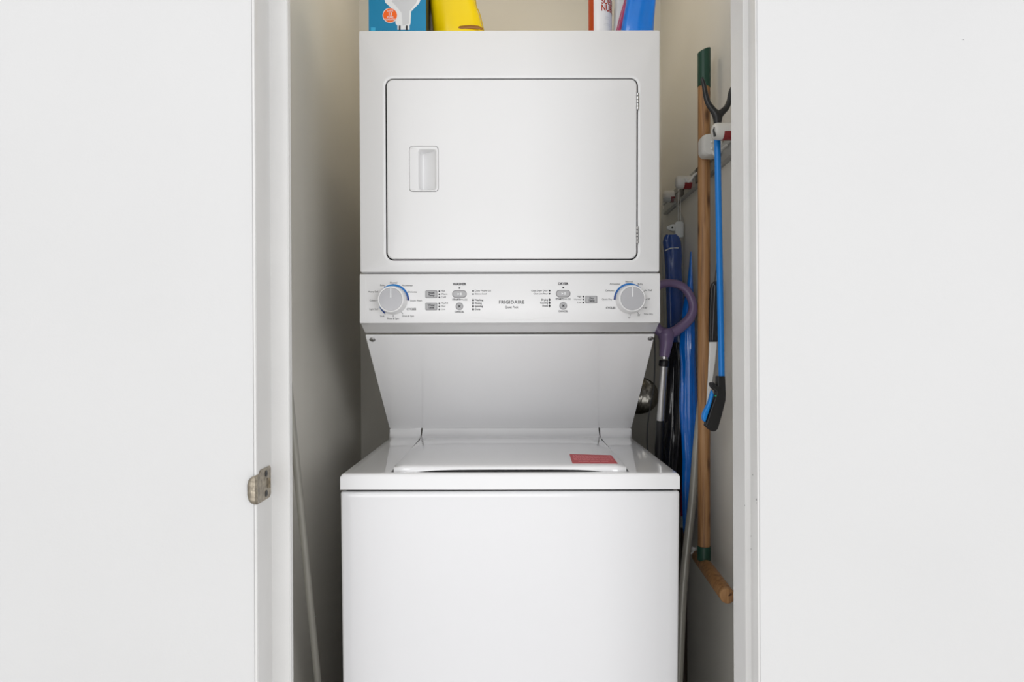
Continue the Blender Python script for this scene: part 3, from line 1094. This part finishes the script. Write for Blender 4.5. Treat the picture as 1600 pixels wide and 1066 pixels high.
prism(bm, [on(px, py) for px, py in ((579.5, 43), (586.5, 43), (586.5, 60), (579.5, 60))], (0, .0004, 0))
obj('corner_mark', bm, mat('light_blue_ink', lin(60, 180, 225), .5, var=.02), bx, label='light blue printed corner mark')

# yellow pack
Yy = 1.655
def pack(name, label, cat, m, rows, Y, thick, zbase, wob=.002, seg=28, seed=1, part=None):
    """soft pouch: rows of (py, left px, right px, depth factor)"""
    random.seed(seed)
    bm = B()
    loops = []
    ph = [random.uniform(0, 6) for _ in range(4)]
    for i, (z, xl, xr, tf) in enumerate(rows):
        cx, hw = (xl + xr) / 2, (xr - xl) / 2
        lp = []
        for k in range(seg):
            t = 2 * PI * k / seg
            c, s_ = math.cos(t), math.sin(t)
            ex = .75
            X = cx + hw * math.copysign(abs(c) ** ex, c)
            Yv = Y + thick * tf * (1 + math.copysign(abs(s_) ** .8, s_))
            w = wob * (math.sin(3 * t + ph[0] + i * .8) + .6 * math.sin(7 * t + ph[1] - i * .5))
            lp.append(Vector((X + w * .4 * abs(s_), Yv + w, z)))
        loops.append(lp)
    rings(bm, loops)
    return bm
rows = []
xa = lambda px: (px - 800) * Yy / F
zz = lambda py, Y: HC - (py - 541) * Y / F
for py, l, r_, tf in ((70, 684, 752, .3), (60, 679, 757, .55), (48, 677, 757.5, .8), (42, 676.5, 757, 1), (36, 676, 756, .98), (15, 674, 751, 1), (0, 672.5, 746, 1), (-40, 671, 738, .9), (-90, 672, 730, .6), (-120, 680, 724, .15)):
    rows.append((max(zz(py, Yy), ZT), xa(l), xa(r_), tf))
bm = pack('yellow_pack', '', '', None, rows, Yy, .04, ZT, .0022, seed=4)
yp = thing('yellow_pack', 'soft glossy yellow plastic pack on top of the dryer beside the teal carton', 'pack', (xa(714), Yy + .04, ZT))
obj('pouch', bm, M['yellow'], yp, smooth=60)
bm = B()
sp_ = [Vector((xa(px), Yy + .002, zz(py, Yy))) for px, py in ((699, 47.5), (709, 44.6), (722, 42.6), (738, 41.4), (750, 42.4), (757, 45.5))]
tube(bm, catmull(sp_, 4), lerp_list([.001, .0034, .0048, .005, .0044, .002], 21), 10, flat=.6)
obj('shaded_bottom_seam', bm, mat('amber_seam_shade', lin(150, 98, 8), .4, var=.1), yp, label='folded seam with brown painted shade')  # folded crimp, with the shade under the pack painted in as brown
bm = B()
tube(bm, catmull([Vector((xa(px), Yy + .035, zz(py, Yy))) for px, py in ((741, -60), (745, -5), (749, 5), (753, 18), (757.5, 40), (758, 60))], 4), .0016, 8, flat=.5)
obj('side_seam', bm, mat('clear_yellow_seam', lin(196, 168, 40), .25, var=.1), yp)

# spray can
Yc = 1.60
R = 18.6 * Yc / F
cx = (942.6 - 800) * Yc / F
can = thing('spray_can', 'white suede spray can with rust stripe and rust lettering on top of the dryer', 'can', (cx, Yc + R, ZT))
o = Vector((cx, Yc + R, ZT))
bm = lathe(B(), [(R * .8, 0), (R * .97, .001), (R, .004), (R, .170), (R * .97, .174), (R * .9, .177), (R * .72, .185)], o, 'Z', 64)
for f in bm.faces:
    c = f.calc_center_median() - o
    an = math.degrees(math.atan2(c.x, -c.y))
    if -115 < an < -38 and abs(f.normal.z) < .3:
        f.material_index = 1
obj('can_body', bm, [M['canwhite'], M['rust']], can, smooth=50)
bm = lathe(B(), [(R * .74, .1852), (R * .76, .187), (R * .76, .215), (R * .7, .22), (.001, .221)], o, 'Z', 32)
obj('can_cap', bm, M['rust'], can, label='rust coloured cap')
bm = B()
def wrapfn(z, x0):
    def fn(q):
        t = (q.x + x0) / R
        return o + Vector((math.sin(t) * (R + .0005), -math.cos(t) * (R + .0005), z + q.y - ZT))
    return fn
s = Yc / F
for t_, py in (('SUEDE', 2.2), ('NUBUCK', 13.0)):
    z = HC - (py - 541) * s
    add_text(bm, t_, (0, 0, 0), 9.6 * s / .70, 'LEFT', offset=.0006, fn=wrapfn(z, -.0012), sx=.72)
obj('can_lettering', bm, M['rustink'], can, smooth=0, recalc=False, label='rust coloured capitals')
bm = B()
def wbar(u0, u1, py, h):
    z = HC - (py - 541) * s
    for i in range(6):
        pts = []
        for uu, zz_ in ((u0 + (u1 - u0) * i / 6, z), (u0 + (u1 - u0) * (i + 1) / 6, z), (u0 + (u1 - u0) * (i + 1) / 6, z + h), (u0 + (u1 - u0) * i / 6, z + h)):
            t = uu / R
            pts.append(bm.verts.new(o + Vector((math.sin(t) * (R + .0005), -math.cos(t) * (R + .0005), zz_ - ZT))))
        bm.faces.new(pts)
for u0, u1, py in ((.008, .022, 27), (.007, .022, 30), (.006, .022, 37.5), (.005, .022, 39.8)):
    wbar(u0, u1, py, .0009)
obj('fine_print', bm, M['pale_ink'], can, smooth=0, recalc=False, label='grey fine print')

# pink and white pouch between can and blue pack
Yq = 1.625
xq = lambda px: (px - 800) * Yq / F
rows = []
for py, l, r_, tf in ((66, 961, 978, .6), (46, 962, 979, 1), (20, 963, 985, 1), (0, 964, 989, 1), (-40, 966, 994, .8), (-80, 972, 998, .2)):
    rows.append((max(zz(py, Yq), ZT), xq(l), xq(r_), tf))
bm = pack('p', '', '', None, rows, Yq, .012, ZT, .0012, seed=9)
pk = thing('pink_striped_pouch', 'pink and white plastic pouch squeezed between spray can and blue pack', 'pouch', (xq(972), Yq + .012, ZT))
obj('pouch', bm, M['frost'], pk, smooth=60)
bm = B()
for w, dx in ((.0035, 0), (.0012, -.006)):
    pts = [Vector((xq(px) + dx, Yq - .0015, zz(py, Yq))) for px, py in ((968, 55), (971, 44), (975, 28), (979, 14), (983, 0), (988, -40))]
    tube(bm, catmull(pts, 3), w, 8, flat=.5)
obj('pink_stripe', bm, M['pink'], pk, label='pink diagonal stripe')

# blue pack
Ybp = 1.585
xbq = lambda px: (px - 800) * Ybp / F
rows = []
for py, l, r_, tf in ((60, 975, 1025, .7), (46, 974.5, 1026.3, 1), (30, 977, 1027, 1), (0, 983, 1029.5, 1), (-40, 988, 1030, .9), (-80, 992, 1028, .5), (-100, 998, 1022, .1)):
    rows.append((max(zz(py, Ybp), ZT), xbq(l), xbq(r_), tf))
bm = pack('p', '', '', None, rows, Ybp, .02, ZT, .0024, seed=12, seg=40)
o = obj('blue_pack', bm, M['pouchblue'], None, base=(xbq(1001), Ybp + .02, ZT), smooth=60)
o['label'] = 'bright blue glossy soft pack at the right end of the dryer top'
o['category'] = 'pack'

# ------------------------------------------------------------------ left nook
pl = thing('leaning_pole', 'thin grey pole leaning in the left gap between jamb and washer', 'pole', (P(497, 1066, 1.5).x, 1.62, 0))
p0, p1 = P(454.5, 640, 1.38), P(497, 1066, 1.5)
d = (p1 - p0)
p2 = p0 + d * (p0.z / (p0.z - p1.z))
bm = tube(B(), [p0 - d * 1.2, p0, p0.lerp(p2, .3), p0.lerp(p2, .6), p2 + Vector((0, 0, .012))], .0076, 20)
obj('shaft', bm, M['greypole'], pl)
bm = tube(B(), [p2 + Vector((0, 0, .03)), p2 + Vector((0, 0, .001))], .0105, 16)
obj('end_cap', bm, M['black'], pl, label='black rubber end cap')
c = p0 + d * ((957 - 640) / 426.0)
bm = lathe(B(), [(.0022, 0), (.0022, .0078), (.0012, .009)], c, 'X', 12)
obj('spring_button', bm, M['steel'], pl, label='small bright push button')

# ------------------------------------------------------------------ broom rack on the right wall
rk = thing('broom_rack', 'pale grey wall rack with rollers, running back along the right closet wall', 'rack', (.49, 1.75, HC + .445))
zr0, zr1 = HC + .420, HC + .470
bm = B()
prof = [(.5, zr0), (.492, zr0), (.4885, zr0 + .004), (.4885, zr0 + .018), (.4915, zr0 + .02), (.4915, zr1 - .02), (.4885, zr1 - .018), (.4885, zr1 - .004), (.492, zr1), (.5, zr1)]
rings(bm, [[Vector((x_, 1.43, z_)) for x_, z_ in prof], [Vector((x_, 2.2, z_)) for x_, z_ in prof]])
obj('rail', bm, M['rail'], rk, smooth=30)
def roller(px_end, py, Y, rpx, red=True):
    e = P(px_end, py, Y)
    r_ = rpx * Y / F
    bm = lathe(B(), [(r_ * .35, 0), (r_ * .72, .0015), (r_ * .93, .005), (r_, .010), (r_, .489 - e.x), (r_ * .8, .4915 - e.x)], e, 'X', 28)
    obj('roller', bm, M['holder'], rk, label='pale rounded roller')
    # strap underneath
    if red:
        bm = B()
        loops = []
        for xx in (.022, .489 - e.x):
            lp = []
            for rr in (r_ * 1.06, r_ * .9):
                rng = range(9) if rr > r_ else range(8, -1, -1)
                for k in rng:
                    t = math.radians(195 + 115 * k / 8)
                    lp.append(e + Vector((xx, math.cos(t) * rr, math.sin(t) * rr)))
            loops.append(lp)
        rings(bm, loops)
        obj('roller_pad', bm, M['red'], rk, label='red grip pad')
    if Y > 1.6:
        return
    # dark slot at the end
    bm = B()
    pts = [e + Vector((.003 - .004 * (1 - abs(q)) , -r_ * (.75 - .1 * q * q), r_ * .8 * q - .002)) for q in (-.9, -.5, 0, .5)]
    tube(bm, pts, [.0028, .0026, .0018, .0008], 8)
    obj('roller_slot', bm, M['black'], rk, label='dark curved slot')
roller(1112.5, 205.5, 1.468, 13)
roller(1055, 285, 1.86, 10)
roller(1035.5, 307, 2.06, 9, red=True)
# clamp round the wooden pole
a, b = P(1095, 210, 1.60), P(1131, 245, 1.60)
bm = B()
loft(bm, [(a.x + .006, .491, b.z + .003, a.z - .003, .012, 1.588), (a.x + .002, .491, b.z + .001, a.z - .001, .013, 1.593), (a.x, .491, b.z, a.z, .014, 1.602), (a.x, .491, b.z, a.z, .014, 1.622)])
obj('clamp', bm, M['holder'], rk, smooth=45, label='pale rounded clamp')
for py in (222, 232):
    p = P(1112, py, 1.5885)
    bm = lathe(B(), [(.0028, .001), (.0028, -.004), (.0012, -.005)], p, 'Y', 12)
    obj('clamp_stud', bm, M['frost'], rk)
# folding hooks
for Y in (1.545, 1.79):
    bm = B()
    pts = [Vector((.489, Y, HC + .452)), Vector((.478, Y, HC + .444)), Vector((.470, Y, HC + .432)), Vector((.462, Y, HC + .430)), Vector((.455, Y, HC + .440))]
    tube(bm, catmull(pts, 4), .0034, 10)
    obj('hook', bm, M['holder'], rk, label='small folding hook')
for Y in (1.74, 1.79, 1.95):
    bm = B()
    box(bm, .4865, .4895, Y - .016, Y + .016, zr0 + .006, zr1 - .004)
    obj('rail_pad', bm, M['black'], rk, bevel=.0015, label='dark insert on the rail')

# ------------------------------------------------------------------ wooden T pole
Yp = 1.64
wp = thing('wooden_pole', 'long pale wooden pole with dark green ends and a wooden cross piece at its foot', 'pole', P(1100, 890, Yp))
a, b = P(1100, 79, Yp), P(1100, 858, Yp)
r_ = 9.4 * Yp / F
g0 = P(1100, 137, Yp)
bm = tube(B(), [a + Vector((0, 0, -.02)), g0, g0.lerp(b, .3), g0.lerp(b, .6), b], r_, 28)
obj('shaft', bm, M['wood'], wp)
bm = B()
lps = []
for p, dz in ((a, 1), (a + Vector((0, 0, -.02)), 0), (g0, -.3)):
    lps.append([p + Vector((math.cos(t) * r_ * 1.06, math.sin(t) * r_ * 1.06, dz * .006 * math.cos(t))) for t in [2 * PI * k / 28 for k in range(28)]])
rings(bm, lps)
obj('grip', bm, M['green'], wp, bevel=.0015, label='dark green grip sleeve')
c0 = P(1100, 853, Yp)
e0, e1 = P(1137, 932, 1.42), P(1091, 869, 1.715)
tj = (Yp - 1.42) / (1.715 - 1.42)
cj = e0.lerp(e1, tj)
bm = tube(B(), [c0, Vector((c0.x, c0.y, cj.z + .012))], r_ * 1.12, 24)
obj('socket', bm, M['green'], wp, bevel=.001, label='dark green socket')
dd = (e1 - e0).normalized()
RC = .0162
bm = tube(B(), [e0, e0 + dd * .0015, e0 + dd * .004, e0.lerp(e1, .5), e1 - dd * .004, e1], [RC * .9, RC * .97, RC, RC, RC, RC * .9], 28, up=(0, 0, 1))
obj('cross_piece', bm, M['wood'], wp, smooth=40, label='round wooden cross piece')
bm = B()
for i in range(3):
    an = .3 + i * .22
    p = e0 - dd * .0003
    u = Vector((math.cos(an), 0, math.sin(an)))
    tube(bm, [p + u * .002, p + u * .007 + Vector((0.001, 0, .0005)), p + u * .0135], [.0003, .0006, .0003], 6)
obj('end_crack', bm, mat('dark_wood_crack', lin(60, 32, 14), .8, var=.1), wp, label='dark split in the end grain')
# clear crumpled scrap at the far end
bm = B()
bmesh.ops.create_icosphere(bm, subdivisions=2, radius=.011)
random.seed(5)
for v in bm.verts:
    v.co *= random.uniform(.6, 1.15)
    v.co.z *= 1.15
bm.transform(Matrix.Translation(P(1085.5, 862, 1.725)))
o = obj('plastic_scrap', bm, M['frost'], wp, smooth=0, label='crumpled clear plastic end cap')

# ------------------------------------------------------------------ blue grabber
Yg = 1.505
gr = thing('litter_grabber', 'blue and black reaching grabber hung upside down, nearest on the right wall', 'grabber', P(1124, 640, Yg))
a, b = P(1120.5, 200, Yg), P(1127.7, 594, Yg)
bm = tube(B(), [a, a.lerp(b, .5), b], 4.9 * Yg / F, 20)
obj('shaft', bm, M['blue'], gr)
bm = B()
k = Yg / F
def path(pts, rs, flat):
    q = catmull([P(x_, y_, Yg) for x_, y_ in pts], 5)
    tube(bm, q, [v * k for v in lerp_list(rs, len(q))], 12, flat=flat)
path([(1121.5, 200), (1121, 190), (1119.5, 180), (1114, 172), (1107, 162), (1103, 150), (1101, 138), (1098.5, 128), (1096.5, 121.5)], [5.5, 6.2, 7, 5.2, 4.6, 4.2, 3.8, 3.2, 2], .9)
path([(1121.5, 200), (1121.5, 190), (1123, 180), (1129, 174.5), (1135, 168), (1139.5, 158), (1141, 148), (1143, 140), (1147, 132)], [5.5, 6.2, 7, 5, 4.6, 4.2, 3.8, 3.4, 2], .9)
obj('jaws', bm, M['black'], gr, smooth=60, label='black forked jaws')
H = [(1122.2, 588), (1133.3, 588), (1134.4, 615), (1134, 626), (1128, 650), (1121.8, 671), (1117.5, 674.5), (1112.5, 674.3), (1103, 666), (1110, 643), (1119, 618.5), (1120, 612), (1113.5, 606), (1111.3, 601), (1113, 598), (1116.4, 598.3), (1120, 602.7), (1122, 604)]
bm = prism(B(), [P(x_, y_, Yg - .011) for x_, y_ in H], (0, .022, 0))
obj('handle', bm, M['black'], gr, bevel=.003, label='black pistol handle')
T = [(1113, 609.5), (1115.8, 617), (1110, 638), (1102.6, 660.5), (1099.5, 658), (1098.2, 653), (1099.5, 645.5), (1107.5, 630)]
bm = prism(B(), [P(x_, y_, Yg - .008) for x_, y_ in T], (0, .016, 0))
obj('trigger', bm, M['bluegrip'], gr, bevel=.0025, label='blue trigger')
bm = lathe(B(), [(.0018, .001), (.0018, -.001)], P(1118, 618.5, Yg - .011), 'Y', 12)
obj('pivot_pin', bm, mat('green_pin', lin(30, 150, 110), .4, var=.05), gr, label='tiny green pivot pin')

# ------------------------------------------------------------------ black gripped tool
Yt = 1.585
bt = thing('black_handled_tool', 'tool with flat black grip and white shaft hanging between wooden pole and blue grabber', 'tool', P(1113, 630, Yt))
G = [(1110.5, 452), (1112.5, 444), (1116, 440), (1122, 439), (1122, 534.5), (1108.5, 534.5), (1109, 480)]
bm = prism(B(), [P(x_, y_, Yt - .006) for x_, y_ in G], (0, .012, 0))
obj('grip', bm, M['black'], bt, bevel=.003, label='flat black grip')
bm = tube(B(), [P(1114.2, 443, Yt - .0062), P(1117, 447, Yt - .0062), P(1113, 532, Yt - .0062)], .0009, 6)
obj('grip_seam', bm, M['greyink'], bt)
G = [(1109, 534), (1121, 534), (1118, 565), (1112.5, 603), (1108, 640), (1104, 640), (1107, 590)]
bm = prism(B(), [P(x_, y_, Yt - .004) for x_, y_ in G], (0, .008, 0))
obj('shaft', bm, M['frost'], bt, bevel=.002, label='white tapering shaft')
bm = tube(B(), catmull([P(1117, 441, Yt), P(1120.5, 400, Yt - .02), P(1124, 300, 1.53), Vector((.463, 1.517, HC + .433))], 6), .0011, 8)
obj('hanging_loop', bm, M['black'], bt, label='thin dark hanging cord')

# ------------------------------------------------------------------ purple mop
Ym = 1.80
k = Ym / F
mp = thing('purple_handled_mop', 'mop with purple loop handle and silver tube standing beside the dryer', 'mop', (.388, 1.98, 0))
bm = B()
lp = [(1052, 519), (1064, 511), (1075, 501), (1081.5, 490), (1083, 477), (1078, 462), (1069, 450), (1056, 443.5), (1042, 442.5), (1030, 446), (1020.5, 457), (1017, 475), (1019, 497), (1027, 514), (1040, 521)]
n = len(lp)
pts = []
for i in range(n):
    p0, p1, p2, p3 = [Vector(lp[(i + j) % n]) for j in (-1, 0, 1, 2)]
    for q in range(4):
        t = q / 4
        w = 0.5 * ((2 * p1) + (p2 - p0) * t + (2 * p0 - 5 * p1 + 4 * p2 - p3) * t * t + (3 * p1 - p0 - 3 * p2 + p3) * t ** 3)
        pts.append(P(w.x, w.y, Ym))
rad = []
for i in range(len(pts)):
    u = i / len(pts)
    rad.append((7.3 + 1.0 * math.cos(2 * PI * (u + .03))) * k)
tube(bm, pts, rad, 16, closed=True)
st = [(1039, 514), (1040.5, 522), (1041, 532), (1039.5, 545), (1038, 557.5)]
tube(bm, catmull([P(x_, y_, Ym) for x_, y_ in st], 4), [v * k for v in lerp_list([10, 13.5, 11.2, 9.2, 7.8], 17)], 20)
obj('loop_handle', bm, M['purple'], mp, smooth=70, label='purple plastic loop handle')
bm = B()
a, b = P(1037.8, 556, Ym), P(1036.6, 573, Ym)
bm = tube(B(), [a, a.lerp(b, .3)], 6.4 * k, 20)
obj('tube_collar', bm, M['alu'], mp, label='silver collar')
bm = tube(B(), [P(1037.6, 563, Ym), P(1037.5, 565, Ym), P(1037, 571, Ym), P(1036.8, 573, Ym)], [7.2 * k, 7.8 * k, 7.8 * k, 7 * k], 20)
obj('locking_ring', bm, M['black'], mp, label='black locking ring')
a, b = P(1037, 570, Ym), P(1031.5, 659, 1.83)
bm = tube(B(), [a, b], 5.7 * k, 20)
obj('upper_tube', bm, M['alu'], mp, label='silver tube')
e = Vector((.388, 1.98, .05))
pts, rr = [], []
for i in range(41):
    t = i / 40
    pts.append((b + Vector((0, 0, .004))).lerp(e, t))
    rr.append((6.3 + (.5 if i % 2 else 0)) * k)
bm = tube(B(), pts, rr, 16)
obj('lower_tube', bm, M['black'], mp, label='black ribbed lower tube')
bm = B()
lathe(bm, [(.030, 0), (.034, .01), (.03, .035), (.012, .06)], (.388, 1.98, 0), 'Z', 20)
obj('mop_head', bm, M['greyink'], mp, label='grey mop head')

# ------------------------------------------------------------------ black plastic bundle
Yk = 1.90
bb = [(1056, 535), (1056.5, 560), (1056, 600), (1055, 640), (1052.5, 680), (1049, 725), (1047, 780), (1046, 900)]
q = catmull([P(x_, y_, Yk) for x_, y_ in bb], 4)
q.append(Vector((q[-1].x, q[-1].y + .005, 0.0)))
def folds(t, i):
    return 1 + .22 * math.sin(5 * t + .10 * i) + .10 * math.sin(11 * t - .17 * i)
rr = [v * Yk / F for v in lerp_list([6, 9.5, 11, 11.5, 12.5, 13.5, 13, 11, 8], len(q))]
bm = tube(B(), q, rr, 44, shape=folds)
o = obj('folded_black_bag', bm, M['blackfilm'], None, base=(q[-1].x, q[-1].y, 0), smooth=60)
o['label'] = 'folded shiny black plastic bag standing between purple mop and blue bag'
o['category'] = 'bag'

# ------------------------------------------------------------------ hanging sleeve with blue contents
Ys = 1.975
k = Ys / F
sl = thing('hanging_sleeve', 'clear plastic sleeve with a folded blue cloth hanging behind the purple mop handle', 'sleeve', P(1056, 600, Ys))
rows = [(369, 1040, 1057, .2), (373, 1037.5, 1062, .7), (380, 1036.5, 1065, 1), (400, 1038.5, 1066.5, 1), (420, 1040, 1065, 1), (450, 1041, 1067, 1), (500, 1042, 1069, 1), (550, 1043, 1069, 1), (590, 1046, 1067, .7), (600, 1050, 1062, .2)]
rw = [(HC - (py - 541) * k, (l - 800) * k, (r2 - 800) * k, tf) for py, l, r2, tf in rows]
bm = pack('p', '', '', None, rw, Ys - .016, .016, 0, .0022, seed=21, seg=40)
obj('blue_cloth', bm, M['navy'], sl, smooth=60, label='dark blue folded cloth')
bm = tube(B(), catmull([P(x_, y_, Ys - .0185) for x_, y_ in ((1039, 392), (1045, 389), (1053, 387.5), (1060.5, 387.5))], 4), .0016, 8, flat=.5)
obj('white_piping', bm, M['frost'], sl, label='white piping line')
rows = [(312, 1036, 1052, .3), (325, 1034, 1060, .6), (345, 1034, 1070, 1), (380, 1034, 1071, 1.1), (440, 1036, 1074, 1.15), (520, 1038, 1073, 1.15), (600, 1042, 1070, 1), (615, 1046, 1066, .4)]
rw = [(HC - (py - 541) * k, (l - 800) * k, min((r2 - 800) * k, .4985), tf) for py, l, r2, tf in rows]
bm = pack('p', '', '', None, rw, Ys - .019, .019, 0, .0016, seed=23, seg=32)
obj('clear_sleeve', bm, M['clear'], sl, smooth=60, label='clear glossy film')
bm = B()
a, b = P(1055, 346, Ys - .012), P(1068.5, 371, Ys - .012)
loft(bm, [(a.x, b.x, b.z, a.z, .006, a.y), (a.x, b.x, b.z, a.z, .006, a.y + .02)])
lathe(bm, [(.0095, .008), (.0100, .006), (.0100, -.004), (.009, -.006), (.0005, -.006)], P(1050.5, 356, Ys - .004), 'Y', 20)
pts = [P(x_, y_, Ys - .009) for x_, y_ in ((1042, 354), (1049, 351), (1058, 349), (1058, 361), (1050, 360.5), (1042, 358))]
prism(bm, pts, (0, .01, 0))
obj('cap', bm, M['frost'], sl, bevel=.002, label='milky white plastic cap')
bm = lathe(B(), [(.0028, .001), (.0028, -.001)], P(1050.5, 356, Ys - .0105), 'Y', 12)
obj('cap_hole', bm, M['black'], sl, label='small black hole')
bm = B()
for px in (1059.5, 1063):
    tube(bm, [P(px, 297, Ys), P(px + .3, 346, Ys)], .0009, 6)
tube(bm, [P(1059.5, 297, Ys), P(1061, 294, Ys), P(1063, 297, Ys)], .0012, 6)
obj('hanging_strap', bm, M['frost'], sl)

# ------------------------------------------------------------------ long blue bag
Yl = 1.83
k = Yl / F
rows = [(395, 1079.5, 1081, .3), (420, 1077, 1082, .5), (450, 1074, 1083, .7), (485, 1067, 1084.5, .9), (520, 1063.5, 1085.5, 1), (545, 1062, 1086, 1), (570, 1064, 1086, .95), (600, 1063, 1087, 1), (640, 1062, 1088, 1), (665, 1063, 1088, 1), (690, 1064.5, 1087.5, .95), (720, 1066, 1086.5, .95), (760, 1065, 1084, .9), (790, 1065, 1081, .8), (830, 1066, 1078, .5), (840, 1068, 1075, .2)]
def resample(rows, m):
    out = []
    for a, b in zip(rows[:-1], rows[1:]):
        for i in range(m):
            t = i / m
            t2 = t
            out.append(tuple(a[j] * (1 - t2) + b[j] * t2 for j in range(4)))
    out.append(rows[-1])
    return out
rw = [(HC - (py - 541) * k - .0, (l - 800) * k, min((r2 - 800) * k, .4965), tf) for py, l, r2, tf in resample(rows, 3)]
random.seed(31)
bm = B()
loops = []
for i, (z, xl, xr, tf) in enumerate(rw):
    cx, hw = (xl + xr) / 2, (xr - xl) / 2
    lp_ = []
    for kk in range(56):
        t = 2 * PI * kk / 56
        w = 1 + tf * (.05 * math.sin(9 * t + i * .11) + .04 * math.sin(17 * t - i * .07) + .02 * math.sin(4 * t + i * .4))
        X = min(cx + hw * math.cos(t) * w, .4985)
        lp_.append(Vector((X, Yl + .018 * tf * math.sin(t) * w, z)))
    loops.append(lp_)
rings(bm, loops)
o = obj('long_blue_bag', bm, M['bluefilm'], None, base=(rw[-1][1], Yl, rw[-1][0]), smooth=60)
o['label'] = 'long shiny blue plastic bag hanging against the right wall behind the wooden pole'
o['category'] = 'bag'

# ------------------------------------------------------------------ magenta gripped broom
Yv = 1.93
mg = thing('magenta_handled_broom', 'broom with magenta grip and dark shaft, mostly hidden behind washer corner', 'broom', (P(1067.5, 800, Yv).x, Yv, 0))
a, b = P(1065.5, 700, Yv), P(1068, 806, Yv)
bm = tube(B(), [a, a.lerp(b, .1), a.lerp(b, .6), b], [.004, .009, .0095, .0085], 18)
obj('grip', bm, M['magenta'], mg, label='magenta grip')
c = P(1068, 824, Yv)
bm = tube(B(), [b, b.lerp(c, .2), c], [.0095, .0105, .0105], 18)
obj('ferrule', bm, M['rail'], mg, bevel=.001, label='grey ferrule')
bm = tube(B(), [c, Vector((c.x, Yv, .095))], .0085, 14)
obj('shaft', bm, mat('dark_brown_shaft', (0.03, 0.018, 0.012, 1), .5, var=.1), mg, label='dark brown shaft')
bm = B()
box(bm, c.x - .022, c.x + .012, Yv - .012, Yv + .13, .0005, .1)
obj('broom_head', bm, M['black'], mg, bevel=.008, label='black broom head')

# ------------------------------------------------------------------ bent grey pole, right
gp = thing('bent_grey_pole', 'slightly bowed grey pole leaning between washer side and wooden pole', 'pole', (.372, 1.63, 0))
pts = [P(1103, 540, 1.745), P(1096, 620, 1.735), P(1088.5, 700, 1.72), P(1082, 780, 1.705), P(1073.5, 855, 1.69), P(1066.5, 930, 1.675), P(1061, 1048, 1.655), Vector((.372, 1.63, .004))]
q = catmull(pts, 6)
bm = tube(B(), q, lerp_list([.0085, .0092, .0098, .0102, .0104, .0104, .0104, .0104], len(q)), 22)
obj('shaft', bm, M['greypole'], gp, smooth=60)
bm = tube(B(), [Vector((.372, 1.63, .03)), Vector((.372, 1.63, .001))], .0125, 16)
obj('end_cap', bm, M['black'], gp, label='black end cap')

# ------------------------------------------------------------------ dryer vent hose and cord
vh = thing('vent_hose', 'dark foil vent hose on the back wall behind the slanted panel', 'hose', (.40, CYB, HC - .15))
c = P(1002, 619, CYB - .03)
bm = B()
pts, rr = [], []
path_ = catmull([Vector((c.x, CYB - .002, c.z)), Vector((c.x, CYB - .03, c.z)), Vector((c.x - .02, CYB - .06, c.z)), Vector((c.x - .07, CYB - .085, c.z + .01)), Vector((c.x - .15, CYB - .09, c.z + .03))], 10)
for i, p in enumerate(path_):
    rr.append(.049 + (.007 if i % 2 else 0))
tube(bm, path_, rr, 28)
obj('foil_hose', bm, M['foil'], vh, smooth=20, label='ribbed foil hose')
bm = lathe(B(), [(.056, 0), (.060, -.003), (.060, -.012), (.055, -.014)], (c.x, CYB, c.z), 'Y', 32)
obj('wall_flange', bm, M['black'], vh, label='dark wall flange')
q = catmull([P(1016, 470, 2.12), P(1023, 540, 2.12), P(1022, 600, 2.11), P(1017, 630, 2.10), P(1012.5, 660, 2.10), P(1011, 690, 2.10), P(1012, 740, 2.1)], 6)
q.append(Vector((q[-1].x, 2.12, .0)))
bm = tube(B(), q, .0021, 8)
o = obj('power_cord', bm, M['greyink'], None, base=(q[-1].x, 2.12, 0), smooth=60)
o['label'] = 'thin dark power cord hanging down behind the dryer panel'
o['category'] = 'cord'
